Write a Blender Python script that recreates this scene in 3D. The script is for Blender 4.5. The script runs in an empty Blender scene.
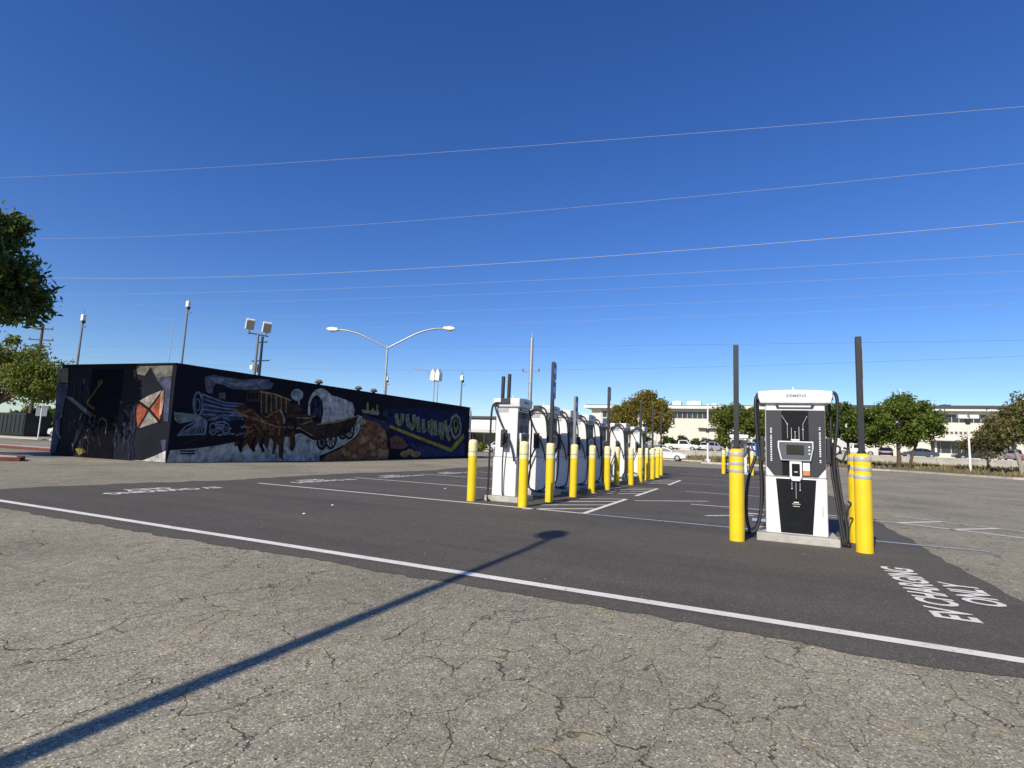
import bpy, bmesh, math, random
from mathutils import Vector, Matrix
R = math.radians
random.seed(11)
scene = bpy.context.scene
COL = scene.collection

# ------------------------------------------------------------------ camera, sky, sun
cam_d = bpy.data.cameras.new('Camera'); cam = bpy.data.objects.new('Camera', cam_d); COL.objects.link(cam)
cam_d.sensor_width = 36.0; cam_d.lens = 18.863; cam_d.clip_start = 0.05; cam_d.clip_end = 3000
cam.matrix_world = Matrix(((0.90946944, 0.01007079, 0.41564879, 0.0),
                           (0.41378857, -0.11942678, -0.90250555, 0.0),
                           (0.04055066, 0.99279193, -0.11278218, 1.3),
                           (0, 0, 0, 1)))
scene.camera = cam
SUN_EL, SUN_AZ = 34.0, 10.0      # shadows run towards +Y, 10 degrees to +X
SUN_STRENGTH, SKY_STRENGTH, EXPOSURE = 5.0, 0.127, 0.13
world = bpy.data.worlds.new('World'); scene.world = world; world.use_nodes = True
wn = world.node_tree; bg = wn.nodes['Background']
sky = wn.nodes.new('ShaderNodeTexSky'); sky.sky_type = 'NISHITA'; sky.sun_disc = False
sky.sun_elevation = R(SUN_EL); sky.sun_rotation = R(180 + SUN_AZ)
sky.air_density = 1.0; sky.dust_density = 0.25; sky.ozone_density = 5.5; sky.altitude = 20
hsv = wn.nodes.new('ShaderNodeHueSaturation'); hsv.inputs['Saturation'].default_value = 1.2; hsv.inputs['Hue'].default_value = 0.515
wn.links.new(sky.outputs[0], hsv.inputs['Color']); wn.links.new(hsv.outputs[0], bg.inputs[0])
bg.inputs[1].default_value = SKY_STRENGTH
sl = bpy.data.lights.new('Sun', 'SUN'); sl.energy = SUN_STRENGTH; sl.angle = R(0.53); sl.color = (1.0, 0.91, 0.77)
so = bpy.data.objects.new('Sun', sl); COL.objects.link(so)
ldir = Vector((math.sin(R(SUN_AZ)) * math.cos(R(SUN_EL)), math.cos(R(SUN_AZ)) * math.cos(R(SUN_EL)), -math.sin(R(SUN_EL))))
so.rotation_euler = ldir.to_track_quat('-Z', 'Y').to_euler(); so.location = (0, -20, 30)
scene.view_settings.view_transform = 'Standard'; scene.view_settings.look = 'None'
scene.view_settings.exposure = EXPOSURE; scene.view_settings.gamma = 1.0; scene.view_settings.use_curve_mapping = False
scene.render.engine = 'CYCLES'

# ------------------------------------------------------------------ materials
M = {}
def nt(name):
    m = bpy.data.materials.new(name); m.use_nodes = True; M[name] = m
    t = m.node_tree; b = t.nodes['Principled BSDF']
    return m, t, b, (lambda ty: t.nodes.new(ty)), (lambda a, c: t.links.new(a, c))
def ramp(n, pos_cols):
    r = n('ShaderNodeValToRGB'); e = r.color_ramp.elements
    while len(e) < len(pos_cols): e.new(0.5)
    for el, (p, c) in zip(e, pos_cols):
        el.position = p; el.color = (c[0], c[1], c[2], 1) if not isinstance(c, (int, float)) else (c, c, c, 1)
    return r
def mix(n, l, fac, a, b, mode='MIX'):
    x = n('ShaderNodeMix'); x.data_type = 'RGBA'; x.blend_type = mode
    for sock, v in ((x.inputs[0], fac), (x.inputs[6], a), (x.inputs[7], b)):
        if isinstance(v, (int, float)): sock.default_value = v
        elif isinstance(v, (tuple, list)): sock.default_value = (*v[:3], 1)
        else: l(v, sock)
    return x.outputs[2]
def noise(n, l, co, scale, detail=4, rough=0.55):
    x = n('ShaderNodeTexNoise'); x.inputs['Scale'].default_value = scale; x.inputs['Detail'].default_value = detail
    x.inputs['Roughness'].default_value = rough; l(co, x.inputs['Vector']); return x
def math_(n, l, op, a, b=None, clamp=False):
    x = n('ShaderNodeMath'); x.operation = op; x.use_clamp = clamp
    for i, v in enumerate((a, b)):
        if v is None: continue
        if isinstance(v, (int, float)): x.inputs[i].default_value = v
        else: l(v, x.inputs[i])
    return x.outputs[0]
def bump(n, l, b, h, strength, dist=0.01):
    x = n('ShaderNodeBump'); x.inputs['Strength'].default_value = strength; x.inputs['Distance'].default_value = dist
    l(h, x.inputs['Height']); l(x.outputs[0], b.inputs['Normal']); return x
def plain(name, col, rough=0.5, metal=0.0, var=0.18, scale=6.0, bmp=0.0, bscale=60, dirt=0.0, dirtcol=(0.12, 0.10, 0.08)):
    m, t, b, n, l = nt(name)
    tc = n('ShaderNodeTexCoord').outputs['Object']
    nz = noise(n, l, tc, scale, 6, 0.6)
    lo = tuple(c * (1 - var) for c in col); hi = tuple(min(1, c * (1 + var * 0.6)) for c in col)
    rp = ramp(n, ((0.3, lo), (0.7, hi))); l(nz.outputs[0], rp.inputs[0]); c = rp.outputs[0]
    if dirt > 0:
        n2 = noise(n, l, tc, scale * 2.3, 8, 0.7); r2 = ramp(n, ((0.52, 0.0), (0.75, dirt))); l(n2.outputs[0], r2.inputs[0])
        c = mix(n, l, r2.outputs[0], c, dirtcol)
    l(c, b.inputs['Base Color']); b.inputs['Roughness'].default_value = rough; b.inputs['Metallic'].default_value = metal
    if bmp > 0:
        n3 = noise(n, l, tc, bscale, 5, 0.6); bump(n, l, b, n3.outputs[0], bmp)
    return m
def attr_mat(name, rough=0.7, var=0.35, scale=3.0, transl=0.0, bmp=0.0):
    m, t, b, n, l = nt(name)
    a = n('ShaderNodeAttribute'); a.attribute_name = 'Col'; c = a.outputs['Color']
    tc = n('ShaderNodeTexCoord').outputs['Object']; nz = noise(n, l, tc, scale, 6, 0.65)
    rp = ramp(n, ((0.3, 1 - var), (0.7, 1.0))); l(nz.outputs[0], rp.inputs[0])
    c = mix(n, l, 1.0, c, rp.outputs[0], 'MULTIPLY')
    l(c, b.inputs['Base Color']); b.inputs['Roughness'].default_value = rough
    if bmp: bump(n, l, b, noise(n, l, tc, 14, 4).outputs[0], bmp)
    if transl:
        tr = n('ShaderNodeBsdfTranslucent'); l(c, tr.inputs[0]); ms = n('ShaderNodeMixShader'); ms.inputs[0].default_value = transl
        l(b.outputs[0], ms.inputs[1]); l(tr.outputs[0], ms.inputs[2]); l(ms.outputs[0], t.nodes['Material Output'].inputs[0])
    return m
def asphalt_old():
    m, t, b, n, l = nt('old_asphalt')
    tc = n('ShaderNodeTexCoord').outputs['Object']
    v = n('ShaderNodeTexVoronoi'); v.inputs['Scale'].default_value = 120; l(tc, v.inputs['Vector'])
    sep = n('ShaderNodeSeparateColor'); l(v.outputs['Color'], sep.inputs[0])
    agg = ramp(n, ((0.0, (0.125, 0.113, 0.084)), (0.2, (0.25, 0.228, 0.168)), (0.75, (0.345, 0.313, 0.228)), (0.93, (0.46, 0.415, 0.30)), (1.0, (0.74, 0.66, 0.49)))); l(sep.outputs[0], agg.inputs[0])
    big = noise(n, l, tc, 0.35, 5, 0.6); br = ramp(n, ((0.30, 0.70), (0.5, 0.96), (0.72, 1.16))); l(big.outputs[0], br.inputs[0])
    med = noise(n, l, tc, 7, 6, 0.7); mr = ramp(n, ((0.28, 0.74), (0.72, 1.2))); l(med.outputs[0], mr.inputs[0])
    c = mix(n, l, 1.0, agg.outputs[0], br.outputs[0], 'MULTIPLY'); c = mix(n, l, 1.0, c, mr.outputs[0], 'MULTIPLY')
    # crack network, drawn out along the lot
    dn = noise(n, l, tc, 1.7, 5, 0.62); dsc = n('ShaderNodeVectorMath'); dsc.operation = 'SCALE'; dsc.inputs['Scale'].default_value = 0.38
    l(dn.outputs['Color'], dsc.inputs[0]); ad = n('ShaderNodeVectorMath'); ad.operation = 'ADD'; l(tc, ad.inputs[0]); l(dsc.outputs[0], ad.inputs[1])
    dn2 = noise(n, l, tc, 16, 4, 0.6); ds2 = n('ShaderNodeVectorMath'); ds2.operation = 'SCALE'; ds2.inputs['Scale'].default_value = 0.06
    l(dn2.outputs['Color'], ds2.inputs[0]); ad2 = n('ShaderNodeVectorMath'); ad2.operation = 'ADD'; l(ad.outputs[0], ad2.inputs[0]); l(ds2.outputs[0], ad2.inputs[1])
    mp = n('ShaderNodeMapping'); mp.inputs['Scale'].default_value = (3.9, 1.45, 1); mp.inputs['Rotation'].default_value = (0, 0, R(7)); l(ad2.outputs[0], mp.inputs[0])
    vc = n('ShaderNodeTexVoronoi'); vc.feature = 'DISTANCE_TO_EDGE'; vc.inputs['Scale'].default_value = 1.0; l(mp.outputs[0], vc.inputs['Vector'])
    gate = noise(n, l, tc, 1.1, 3, 0.5); gr = ramp(n, ((0.26, 0.0), (0.54, 0.0135))); l(gate.outputs[0], gr.inputs[0])
    cr = math_(n, l, 'SUBTRACT', gr.outputs[0], vc.outputs['Distance']); crack = math_(n, l, 'MULTIPLY', cr, 110.0, True)
    wide = math_(n, l, 'MULTIPLY', math_(n, l, 'SUBTRACT', math_(n, l, 'ADD', gr.outputs[0], 0.045), vc.outputs['Distance']), 14.0, True)
    tg = noise(n, l, tc, 2.6, 6, 0.7); tr = ramp(n, ((0.48, 0.0), (0.62, 1.0))); l(tg.outputs[0], tr.inputs[0])
    tan = math_(n, l, 'MULTIPLY', wide, tr.outputs[0])
    # finer alligator net inside the large cracks, and oil stains
    mp2 = n('ShaderNodeMapping'); mp2.inputs['Scale'].default_value = (8.5, 4.2, 1); mp2.inputs['Rotation'].default_value = (0, 0, R(-9)); l(ad2.outputs[0], mp2.inputs[0])
    vf = n('ShaderNodeTexVoronoi'); vf.feature = 'DISTANCE_TO_EDGE'; vf.inputs['Scale'].default_value = 1.0; l(mp2.outputs[0], vf.inputs['Vector'])
    g2 = noise(n, l, tc, 0.8, 4, 0.6); g2r = ramp(n, ((0.40, 0.0), (0.62, 0.022))); l(g2.outputs[0], g2r.inputs[0])
    fine = math_(n, l, 'MULTIPLY', math_(n, l, 'SUBTRACT', g2r.outputs[0], vf.outputs['Distance']), 55.0, True)
    c = mix(n, l, math_(n, l, 'MULTIPLY', fine, 0.6), c, (0.06, 0.055, 0.045))
    oil = noise(n, l, tc, 0.9, 7, 0.68); olr = ramp(n, ((0.60, 0.0), (0.74, 0.5))); l(oil.outputs[0], olr.inputs[0]); c = mix(n, l, olr.outputs[0], c, (0.09, 0.083, 0.07))
    c = mix(n, l, math_(n, l, 'MULTIPLY', crack, 0.72), c, (0.035, 0.032, 0.028))
    c = mix(n, l, math_(n, l, 'MULTIPLY', tan, 0.95), c, (0.46, 0.38, 0.23))
    l(c, b.inputs['Base Color']); b.inputs['Roughness'].default_value = 0.92; b.inputs['Specular IOR Level'].default_value = 0.25
    h = math_(n, l, 'SUBTRACT', math_(n, l, 'MULTIPLY', sep.outputs[0], 0.5), math_(n, l, 'MULTIPLY', crack, 1.6))
    h = math_(n, l, 'ADD', h, math_(n, l, 'MULTIPLY', med.outputs[0], 0.8))
    bump(n, l, b, h, 0.75, 0.012)
def asphalt_new():
    m, t, b, n, l = nt('new_asphalt')
    tc = n('ShaderNodeTexCoord').outputs['Object']
    v = n('ShaderNodeTexVoronoi'); v.inputs['Scale'].default_value = 110; l(tc, v.inputs['Vector'])
    sep = n('ShaderNodeSeparateColor'); l(v.outputs['Color'], sep.inputs[0])
    agg = ramp(n, ((0.0, (0.066, 0.058, 0.047)), (0.6, (0.103, 0.091, 0.073)), (0.96, (0.134, 0.118, 0.095)), (1.0, (0.26, 0.23, 0.18)))); l(sep.outputs[0], agg.inputs[0])
    mp = n('ShaderNodeMapping'); mp.inputs['Scale'].default_value = (0.25, 1.2, 1); l(tc, mp.inputs[0])
    big = noise(n, l, mp.outputs[0], 0.7, 6, 0.6); br = ramp(n, ((0.3, 0.80), (0.72, 1.16))); l(big.outputs[0], br.inputs[0])
    st = noise(n, l, tc, 1.3, 7, 0.7); sr = ramp(n, ((0.62, 0.0), (0.72, 0.3))); l(st.outputs[0], sr.inputs[0])
    c = mix(n, l, 1.0, agg.outputs[0], br.outputs[0], 'MULTIPLY'); c = mix(n, l, sr.outputs[0], c, (0.036, 0.034, 0.033))
    ds = noise(n, l, tc, 0.6, 6, 0.65); dr = ramp(n, ((0.52, 0.0), (0.75, 0.4))); l(ds.outputs[0], dr.inputs[0]); c = mix(n, l, dr.outputs[0], c, (0.12, 0.112, 0.1))
    for sc_, rot, amt in (((0.10, 2.6, 1), 0.0, 0.30), ((2.4, 0.12, 1), 4.0, 0.22)):      # tyre scuffs and roller passes
        mq = n('ShaderNodeMapping'); mq.inputs['Scale'].default_value = sc_; mq.inputs['Rotation'].default_value = (0, 0, R(rot)); l(tc, mq.inputs[0])
        sn = noise(n, l, mq.outputs[0], 1.0, 7, 0.65); snr = ramp(n, ((0.54, 0.0), (0.68, amt))); l(sn.outputs[0], snr.inputs[0]); c = mix(n, l, snr.outputs[0], c, (0.045, 0.042, 0.038))
    l(c, b.inputs['Base Color']); b.inputs['Roughness'].default_value = 0.85; b.inputs['Specular IOR Level'].default_value = 0.3
    bump(n, l, b, sep.outputs[0], 0.35, 0.006)
def paint_mat(name, col, wear=0.5, under=(0.075, 0.072, 0.069)):
    m, t, b, n, l = nt(name)
    tc = n('ShaderNodeTexCoord').outputs['Object']
    w = noise(n, l, tc, 22, 8, 0.75); r = ramp(n, ((wear, 1.0), (wear + 0.13, 0.12))); l(w.outputs[0], r.inputs[0])
    g = noise(n, l, tc, 3, 5, 0.6); gr = ramp(n, ((0.3, 0.8), (0.7, 1.0))); l(g.outputs[0], gr.inputs[0])
    c = mix(n, l, 1.0, col, gr.outputs[0], 'MULTIPLY'); c = mix(n, l, r.outputs[0], under, c)
    l(c, b.inputs['Base Color']); b.inputs['Roughness'].default_value = 0.75
    bump(n, l, b, noise(n, l, tc, 120, 2).outputs[0], 0.2, 0.004)
asphalt_old(); asphalt_new()
paint_mat('white_line', (0.82, 0.79, 0.70), 0.57); paint_mat('worn_line', (0.72, 0.72, 0.68), 0.50)
paint_mat('blue_line', (0.50, 0.60, 0.72), 0.52); paint_mat('faded_line', (0.55, 0.54, 0.50), 0.45, (0.19, 0.18, 0.16))
plain('white_shell', (0.68, 0.68, 0.67), 0.38, var=0.05, dirt=0.12, dirtcol=(0.45, 0.43, 0.40), scale=2.5)
plain('white_trim', (0.70, 0.70, 0.69), 0.3, var=0.03)
plain('panel_grey', (0.030, 0.030, 0.037), 0.42, var=0.25, scale=2)
plain('panel_black', (0.010, 0.011, 0.013), 0.35, var=0.2, dirt=0.1, dirtcol=(0.08, 0.075, 0.07))
plain('screen_grey', (0.085, 0.095, 0.11), 0.35, var=0.06)
plain('screen_glass', (0.008, 0.009, 0.012), 0.08, var=0.1)
plain('rubber', (0.016, 0.016, 0.017), 0.55, var=0.3, scale=12)
plain('blue_plastic', (0.02, 0.07, 0.24), 0.4, var=0.15)
plain('logo_teal', (0.10, 0.20, 0.24), 0.5, var=0.0)
plain('orange_label', (0.55, 0.20, 0.06), 0.5, var=0.1); plain('white_label', (0.78, 0.78, 0.76), 0.5, var=0.03)
plain('louvre_grey', (0.36, 0.37, 0.38), 0.5, var=0.1)
plain('concrete', (0.42, 0.40, 0.36), 0.9, var=0.25, scale=5, bmp=0.3, dirt=0.35, dirtcol=(0.2, 0.18, 0.15))
plain('kerb_concrete', (0.46, 0.42, 0.35), 0.9, var=0.25, scale=2, bmp=0.3, dirt=0.4, dirtcol=(0.22, 0.19, 0.15))
plain('retaining_concrete', (0.40, 0.38, 0.34), 0.9, var=0.22, scale=0.8, dirt=0.3, dirtcol=(0.22, 0.2, 0.17))
plain('red_kerb', (0.15, 0.028, 0.022), 0.8, var=0.35, scale=3, dirt=0.4)
plain('bollard_yellow', (0.80, 0.56, 0.012), 0.42, var=0.12, scale=3, dirt=0.35, dirtcol=(0.42, 0.30, 0.06))
plain('bollard_fade', (0.78, 0.70, 0.36), 0.5, var=0.12, scale=9, dirt=0.1, dirtcol=(0.5, 0.45, 0.3))
plain('reflective_band', (0.42, 0.41, 0.37), 0.45, var=0.12, scale=15)
plain('dark_post', (0.022, 0.023, 0.026), 0.5, 0.3, var=0.2); plain('galvanised', (0.42, 0.43, 0.43), 0.45, 0.6, var=0.2, scale=8)
plain('grey_post', (0.20, 0.21, 0.22), 0.5, 0.4, var=0.2)
plain('sign_blue', (0.02, 0.08, 0.36), 0.4, var=0.05); plain('sign_back', (0.38, 0.39, 0.40), 0.4, 0.6, var=0.1)
plain('lamp_white', (0.72, 0.72, 0.70), 0.45, var=0.08); plain('lamp_lens', (0.42, 0.40, 0.32), 0.25, var=0.2)
plain('pole_white', (0.74, 0.74, 0.72), 0.5, var=0.06, dirt=0.15)
plain('wood_pole', (0.12, 0.085, 0.06), 0.85, var=0.3, scale=4, bmp=0.3); plain('wire_alu', (0.42, 0.43, 0.45), 0.4, 0.3, var=0.05)
plain('wire_dark', (0.10, 0.11, 0.13), 0.6, var=0.1)
plain('cream_wall', (0.64, 0.60, 0.50), 0.85, var=0.06, scale=0.5, dirt=0.1, dirtcol=(0.5, 0.45, 0.35)); plain('fascia', (0.66, 0.64, 0.58), 0.7, var=0.05, scale=0.5)
plain('roof_dark', (0.05, 0.055, 0.065), 0.7, var=0.1); plain('window_dark', (0.03, 0.034, 0.04), 0.12, var=0.3, scale=0.8)
plain('frame_grey', (0.52, 0.51, 0.48), 0.6, var=0.05); plain('brown_dark', (0.10, 0.08, 0.06), 0.8)
plain('bed_soil', (0.17, 0.13, 0.075), 0.95, var=0.4, scale=1.6, bmp=0.4, dirt=0.5, dirtcol=(0.07, 0.085, 0.03))
plain('terrace_pave', (0.24, 0.23, 0.21), 0.9, var=0.2, scale=0.4); plain('pavement', (0.44, 0.41, 0.34), 0.9, var=0.15, scale=0.8)
plain('box_green', (0.009, 0.017, 0.012), 0.55, var=0.2); plain('bark', (0.09, 0.065, 0.045), 0.9, var=0.4, scale=8, bmp=0.5); plain('bark_pale', (0.30, 0.26, 0.21), 0.85, var=0.3, scale=5, bmp=0.3)
plain('wall_paint', (0.007, 0.0075, 0.014), 0.8, var=0.35, scale=1.2, bmp=0.25, bscale=12, dirt=0.08, dirtcol=(0.05, 0.05, 0.06))
plain('roof_felt', (0.12, 0.12, 0.12), 0.9); plain('grass_dry', (0.20, 0.17, 0.07), 0.9, var=0.4, scale=2)
plain('pebble', (0.34, 0.32, 0.27), 0.9, var=0.4, scale=30); plain('litter_white', (0.75, 0.74, 0.72), 0.6)
attr_mat('mural_paint', 0.85, 0.8, 3.2, bmp=0.15); attr_mat('leaf', 0.5, 0.3, 1.2, transl=0.5)
for nm in ('mural_paint', 'wall_paint', 'panel_black'): M[nm].node_tree.nodes['Principled BSDF'].inputs['Specular IOR Level'].default_value = 0.15
for nm, c in dict(car_white=(0.62, 0.62, 0.61), car_black=(0.012, 0.012, 0.014), car_blue=(0.035, 0.05, 0.08), car_grey=(0.16, 0.165, 0.17), car_yellow=(0.72, 0.42, 0.02)).items():
    m = plain(nm, c, 0.28, var=0.04); m.node_tree.nodes['Principled BSDF'].inputs['Coat Weight'].default_value = 0.5
plain('car_glass', (0.012, 0.014, 0.017), 0.06, var=0.1); plain('tyre', (0.02, 0.02, 0.02), 0.8); plain('rim', (0.45, 0.45, 0.46), 0.35, 0.7)
plain('tail_red', (0.35, 0.01, 0.01), 0.3); plain('head_clear', (0.7, 0.7, 0.7), 0.15)

# ------------------------------------------------------------------ mesh helpers
def cat(*parts):
    V, F = [], []
    for v, f in parts:
        o = len(V); V += list(v); F += [tuple(i + o for i in q) for q in f]
    return V, F
def box(x0, x1, y0, y1, z0, z1):
    v = [(x0, y0, z0), (x1, y0, z0), (x1, y1, z0), (x0, y1, z0), (x0, y0, z1), (x1, y0, z1), (x1, y1, z1), (x0, y1, z1)]
    return v, [(3, 2, 1, 0), (4, 5, 6, 7), (0, 1, 5, 4), (1, 2, 6, 5), (2, 3, 7, 6), (3, 0, 4, 7)]
def prism(poly, a0, a1, plane='xz'):
    # poly of (p, q); extruded between a0 and a1 along the remaining axis
    f = {'xz': lambda p, q, a: (p, a, q), 'xy': lambda p, q, a: (p, q, a), 'yz': lambda p, q, a: (a, p, q)}[plane]
    k = len(poly); v = [f(p, q, a0) for p, q in poly] + [f(p, q, a1) for p, q in poly]
    return v, [tuple(range(k)), tuple(range(2 * k - 1, k - 1, -1))] + [(i, i + k, (i + 1) % k + k, (i + 1) % k) for i in range(k)]
def spline(pts, n=6):
    pts = [Vector(p) for p in pts]; P = [pts[0]] + pts + [pts[-1]]; out = []
    for i in range(1, len(P) - 2):
        a, b, c, d = P[i - 1:i + 3]
        for k in range(n):
            t = k / n
            out.append(0.5 * ((2 * b) + (c - a) * t + (2 * a - 5 * b + 4 * c - d) * t * t + (3 * b - a - 3 * c + d) * t ** 3))
    return out + [pts[-1]]
def tube(pts, r, n=8, cap=True):
    pts = [Vector(p) for p in pts]; rs = r if isinstance(r, (list, tuple)) else [r] * len(pts); V, F = [], []; up = None
    for i, p in enumerate(pts):
        d = (pts[min(i + 1, len(pts) - 1)] - pts[max(i - 1, 0)]).normalized()
        if up is None: up = Vector((0, 0, 1)) if abs(d.z) < 0.9 else Vector((1, 0, 0))
        a = d.cross(up); a = a.normalized() if a.length > 1e-5 else d.orthogonal().normalized()
        up = a.cross(d).normalized()
        for k in range(n):
            t = 2 * math.pi * k / n; V.append(tuple(p + rs[i] * (math.cos(t) * a + math.sin(t) * up)))
    for i in range(len(pts) - 1):
        for k in range(n): F.append((i * n + k, i * n + (k + 1) % n, (i + 1) * n + (k + 1) % n, (i + 1) * n + k))
    if cap: F += [tuple(range(n - 1, -1, -1)), tuple(range((len(pts) - 1) * n, len(pts) * n))]
    return V, F
def lathe(prof, n=24, c=(0, 0, 0)):
    V, F = [], []
    for r, z in prof:
        for k in range(n):
            t = 2 * math.pi * k / n; V.append((c[0] + r * math.cos(t), c[1] + r * math.sin(t), c[2] + z))
    for i in range(len(prof) - 1):
        for k in range(n): F.append((i * n + k, i * n + (k + 1) % n, (i + 1) * n + (k + 1) % n, (i + 1) * n + k))
    F += [tuple(range(n - 1, -1, -1)), tuple(range((len(prof) - 1) * n, len(prof) * n))]
    return V, F
def xf(vf, mat):
    return [tuple(mat @ Vector(v)) for v in vf[0]], vf[1]
def obj(name, vf, mat, parent=None, smooth=None, bevel=0.0, seg=2, fix=True):
    me = bpy.data.meshes.new(name); me.from_pydata([tuple(v) for v in vf[0]], [], vf[1])
    if fix:
        bm = bmesh.new(); bm.from_mesh(me); bmesh.ops.recalc_face_normals(bm, faces=bm.faces); bm.to_mesh(me); bm.free()
    if mat: me.materials.append(M[mat])
    if smooth is not None:
        me.shade_smooth(); me.set_sharp_from_angle(angle=R(smooth))
    o = bpy.data.objects.new(name, me); COL.objects.link(o)
    if parent: o.parent = parent
    if bevel:
        b = o.modifiers.new('bevel', 'BEVEL'); b.width = bevel; b.segments = seg; b.limit_method = 'ANGLE'; b.angle_limit = R(40)
    return o
def thing(name, label, cat_, loc=(0, 0, 0), rz=0.0, group=None):
    o = bpy.data.objects.new(name, None); COL.objects.link(o); o.location = loc; o.rotation_euler = (0, 0, rz); o.empty_display_size = 0.3
    return tag(o, label, cat_, group)
def tag(o, label=None, cat_=None, group=None, kind=None):
    if label: o['label'] = label
    if cat_: o['category'] = cat_
    if group: o['group'] = group
    if kind: o['kind'] = kind
    return o
def dup(o, parent=None, **kw):
    c = o.copy(); COL.objects.link(c); c.parent = parent
    for ch in o.children: dup(ch, c)
    for k, v in kw.items():
        if k in ('label', 'group'): c[k] = v
        elif k == 'loc': c.location = v
        elif k == 'rz': c.rotation_euler = (0, 0, v)
    return c
def text_vf(s, size, extrude=0.0015, sx=1.0, bold=0.0):
    cu = bpy.data.curves.new('t', 'FONT'); cu.body = s; cu.size = size; cu.extrude = extrude; cu.align_x = 'CENTER'; cu.align_y = 'CENTER'; cu.offset = bold; cu.resolution_u = 3
    to = bpy.data.objects.new('t', cu); COL.objects.link(to); bpy.context.view_layer.update()
    me = to.to_mesh(); v = [(a.co.x * sx, a.co.y, a.co.z) for a in me.vertices]; f = [tuple(p.vertices) for p in me.polygons]
    to.to_mesh_clear(); bpy.data.objects.remove(to); bpy.data.curves.remove(cu)
    return v, f
def gz(y): return 0.0 if y < 22 else min(0.01 * (y - 22), 0.28)

# ------------------------------------------------------------------ ground, asphalt, markings
ys = [-400, -60, 0, 22] + [22 + 2 * i for i in range(1, 15)] + [52, 200, 900]
gv = [(x, y, gz(y)) for y in ys for x in (-900, 900)]
ground = tag(obj('ground', (gv, [(2 * i, 2 * i + 1, 2 * i + 3, 2 * i + 2) for i in range(len(ys) - 1)]), 'old_asphalt', fix=False), kind='structure')
def jag(a, b, step, amp, axis):
    out = []; n = int(abs(b - a) / step)
    for i in range(n): out.append((a + (b - a) * i / n, amp * (random.random() - 0.5) * 2))
    return out
rows = [4.45 + 0.35 * i for i in range(51)] + [22 + 2 * i for i in range(1, 11)]
pv, pf = [], []
xs_front = None
left = [-13.7 + random.uniform(-0.14, 0.14) + 0.2 * math.sin(y * 0.7) for y in rows]; right = [2.28 + random.uniform(-0.04, 0.04) + 0.02 * math.sin(y * 1.9) for y in rows]
right = [r if y < 22 else 1.2 for r, y in zip(right, rows)]
NX = 150; walk = 0.0
for j, y in enumerate(rows):
    for i in range(NX + 1):
        t = i / NX; yy = y
        if j == 0: walk = walk * 0.85 + random.uniform(-0.035, 0.035); yy = y + walk + random.uniform(-0.02, 0.02)
        pv.append((left[j] + (right[j] - left[j]) * t, yy, gz(y) + 0.005))
for j in range(len(rows) - 1):
    for i in range(NX): a = j * (NX + 1) + i; pf.append((a, a + 1, a + NX + 2, a + NX + 1))
lot = tag(obj('new_asphalt_lot', (pv, pf), 'new_asphalt', fix=False), kind='structure')
def line(name, x0, y0, x1, y1, w, mat='white_line', z=0.010, parent=lot, n=24):
    d = Vector((x1 - x0, y1 - y0)); L = d.length; d /= L; p = Vector((-d.y, d.x)) * w / 2; V, F = [], []
    n = max(2, min(40, int(L * 2)))
    for i in range(n + 1):
        c = Vector((x0, y0)) + d * L * i / n; e = random.uniform(-0.004, 0.004)
        V += [(c.x + p.x, c.y + p.y + e, gz(c.y) + z), (c.x - p.x, c.y - p.y + e, gz(c.y) + z)]
    return obj(name, (V, [(2 * i, 2 * i + 1, 2 * i + 3, 2 * i + 2) for i in range(n)]), mat, parent, fix=False)
line('stall_line', -30, 4.87, 6.5, 4.87, 0.128)
line('stall_line', -12.2, 10.5, -3.1, 10.5, 0.10)
line('stall_line', -3.1, 10.48, 3.12, 10.48, 0.07, 'blue_line')
for y in (14.35, 18.2, 22.05, 25.9, 29.75): line('stall_line', -12.2, y, -6.9, y, 0.10)
for y in (18.9, 23.45, 27.45, 31.5): line('stall_line', -4.0 if y > 23 else -2.2, y, 0.2, y, 0.10, 'worn_line')
for y0, y1 in ((10.5, 14.3), (15.5, 19.15), (21.6, 25.2)):
    line('hatch_edge', -3.15, y0, -3.15, y1, 0.11, z=0.013)
    for k in range(4):
        yy = y0 + 0.55 + k * 0.98
        line('hatch_stripe', -4.4, yy - 0.75, -3.2, min(yy + 0.45, y1), 0.10, 'worn_line' if k % 2 else 'white_line')
line('hatch_stripe', -2.88, 14.09, -1.24, 15.6, 0.11, 'worn_line'); line('stall_line', -1.55, 14.35, 1.9, 14.35, 0.10); line('hatch_stripe', -1.0, 12.0, -0.1, 12.9, 0.11, 'worn_line')
for (a, b, c, d, w) in ((2.93, 15.5, 9.5, 10.6, 0.09), (2.6, 13.9, 9.5, 9.9, 0.1), (2.7, 13.9, 3.64, 14.9, 0.1), (3.4, 13.35, 4.45, 14.35, 0.1), (4.5, 12.8, 5.6, 13.7, 0.1), (0.5, 13.9, 2.6, 13.9, 0.09)):
    line('old_line', a, b, c, d, w, 'worn_line' if w < 0.1 else 'white_line', 0.008, ground)
for (a, b, c, d) in ((9.0, 27, 14, 25.5), (9.5, 23.5, 15, 22), (7, 31, 10, 30.2), (12, 31, 16, 30)): line('old_line', a, b, c, d, 0.1, 'faded_line', 0.008, ground)
for (a, b, c, d) in ((-28.5, 11.2, -24.2, 11.4), (-26.5, 11.0, -25.6, 13.2), (-23.4, 12.2, -22.3, 13.8), (-29.0, 10.6, -24.5, 10.9)): line('old_line', a, b, c, d, 0.12, 'worn_line', 0.008, ground)
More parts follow.
